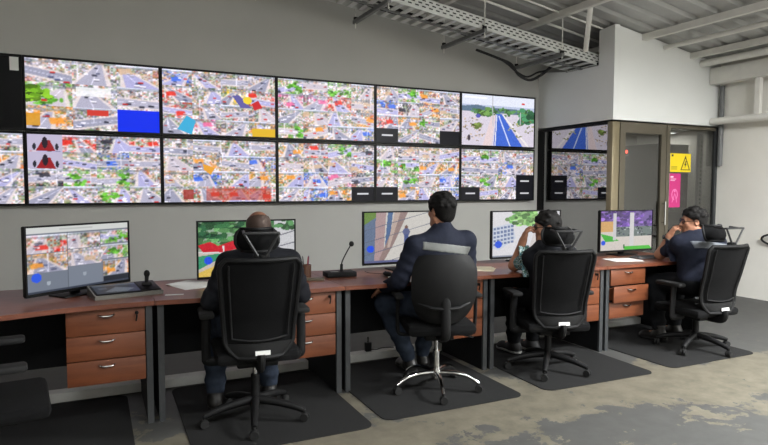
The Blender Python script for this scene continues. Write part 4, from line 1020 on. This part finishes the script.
    for q in (-1, 1):
        p = hc+(hR*q*.031+hF*.0805+hU*.0115)*hsc-o; B().sph(p, (.0085, .0085, .0075), 10).obj('eye', M_eye, t)
    if glasses:
        Rm = Matrix((hR, hF, hU)).transposed(); gp = hc+(hF*.098+hU*.012)-o
        fr = B()
        for q in (-1, 1):
            ring = [Vector(gp+hR*(q*.034+.027*math.cos(a))+hU*.020*math.sin(a)-hF*.006*abs(math.cos(a))) for a in np.linspace(0, 2*math.pi, 20, endpoint=False)]
            fr.tube(ring, .0028, 6, closed=True); fr.tube([Vector(gp+hR*q*.061), Vector(gp+hR*q*.080-hF*.02), Vector(gp+hR*q*.084-hF*.105)], .0028, 6)
        fr.tube([Vector(gp-hR*.008), Vector(gp+hF*.003+hU*.004), Vector(gp+hR*.008)], .0026, 6)
        go = fr.obj('glasses', M_black, t)
        for q in (-1, 1):
            B().cyl(Vector(gp+hR*q*.034-hF*.001), Vector(gp+hR*q*.034+hF*.001), .0255, seg=18).obj('lens', M_lens, go)
    if watch:
        a, c = J['elL'], J['wrL']; d = unit(c-a); p = c-d*.02-o
        wt = B(); u1 = unit(np.cross(d, V3(0.3, .2, 1))); u2 = np.cross(d, u1)
        wt.tube([Vector(p+(u1*math.cos(x)+u2*math.sin(x))*.034) for x in np.linspace(0, 2*math.pi, 18, endpoint=False)], .010, 8, closed=True)
        wo = wt.obj('wristwatch', M_watch, t); B().cyl(Vector(p+u1*.038), Vector(p+u1*.050), .019, seg=16).obj('watch_face', M_bezel, wo)
    return t

person('operator with shaven head and dark jacket, back turned, in jeans',
       dict(pel=(1.43, -3.16, .60), chest=(1.475, -3.11, .88), neck=(1.49, -3.07, 1.03), head=(1.50, -3.02, 1.155), shL=(1.30, -3.09, .965), shR=(1.665, -3.12, .965), elL=(1.20, -3.06, .74), elR=(1.76, -3.06, .74), wrL=(1.29, -2.86, .80), wrR=(1.66, -2.86, .80), knL=(1.27, -2.80, .54), knR=(1.60, -2.82, .54), anL=(1.25, -2.86, .105), anR=(1.60, -2.86, .105)),
       M_skin_d, M_stub, M_dark, M_jean, M_boot, (.12, 1), (.1, 1), -.1, True, 'shaved', girth=1.05,
       hands=dict(L=((.2, 1, -.1), (0, 0, -1), .25), R=((-.2, 1, -.1), (0, 0, -1), .25)))
person('operator in navy jacket with a wide reflective stripe across the back',
       dict(pel=(2.72, -3.14, .615), chest=(2.765, -3.12, .94), neck=(2.79, -3.10, 1.115), head=(2.80, -3.07, 1.26), shL=(2.575, -3.10, 1.02), shR=(2.965, -3.14, 1.045), elL=(2.475, -3.05, .775), elR=(3.03, -3.08, .79), wrL=(2.46, -2.84, .70), wrR=(2.95, -2.86, .79), knL=(2.51, -2.77, .565), knR=(2.90, -2.76, .565), anL=(2.74, -2.72, .105), anR=(2.88, -2.66, .105)),
       M_skin, M_hair, M_navy, M_jean, M_boot, (.02, 1), (-.2, 1), 0, True, 'thick', stripe=(.03, .09, .185), girth=1.0,
       hands=dict(L=((.15, 1, -.35), (.2, 0, -1), .3), R=((-.2, 1, -.1), (0, 0, -1), .25)))
person('operator in a patterned short sleeved shirt, glasses, hand held to the face',
       dict(pel=(3.76, -3.13, .57), chest=(3.785, -3.09, .82), neck=(3.79, -3.07, .965), head=(3.785, -3.045, 1.112), shL=(3.645, -3.05, .875), shR=(3.955, -3.10, .89), elL=(3.625, -2.855, .80), elR=(4.03, -2.92, .72), wrL=(3.637, -2.945, 1.01), wrR=(3.95, -2.76, .80), knL=(3.70, -2.76, .53), knR=(3.97, -2.76, .53), anL=(3.80, -2.64, .105), anR=(3.98, -2.66, .105)),
       M_skin, M_hair, M_floral, M_blackp, mat('black_sneaker', (24, 24, 26), .7), (-.1, 1), (-.90, .45), -.08, False, 'thick', glasses=True, girth=.95, collar=False, hsc=.98, vest=M_dark, curls=14, fade=.008,
       hands=dict(L=((.12, -.35, 1), (.85, -.5, -.1), .7), R=((-.3, 1, -.1), (0, 0, -1), .3)))
person('rightmost operator in navy shirt with grey stripe, glasses, chin on hand',
       dict(pel=(5.43, -3.17, .59), chest=(5.46, -3.14, .85), neck=(5.45, -3.12, .995), head=(5.435, -3.09, 1.12), shL=(5.30, -3.06, .925), shR=(5.65, -3.17, .93), elL=(5.36, -2.81, .80), elR=(5.70, -2.95, .74), wrL=(5.305, -2.95, .985), wrR=(5.60, -2.80, .80), knL=(5.30, -2.80, .54), knR=(5.58, -2.80, .54), anL=(5.27, -2.90, .105), anR=(5.58, -2.82, .105)),
       M_skin, M_hair, M_navy2, M_blackp, M_boot, (-.15, 1), (-.82, .57), -.05, False, 'thick', glasses=True, watch=True, girth=1.22, stripe=(.02, .085, .21), vest=M_navy, fade=.022, hsc=1.0, stripe_m=mat('grey_tape', (100, 104, 110), .7),
       hands=dict(L=((.2, -.45, .9), (.8, -.55, .1), .8), R=((-.3, 1, -.1), (0, 0, -1), .3)))
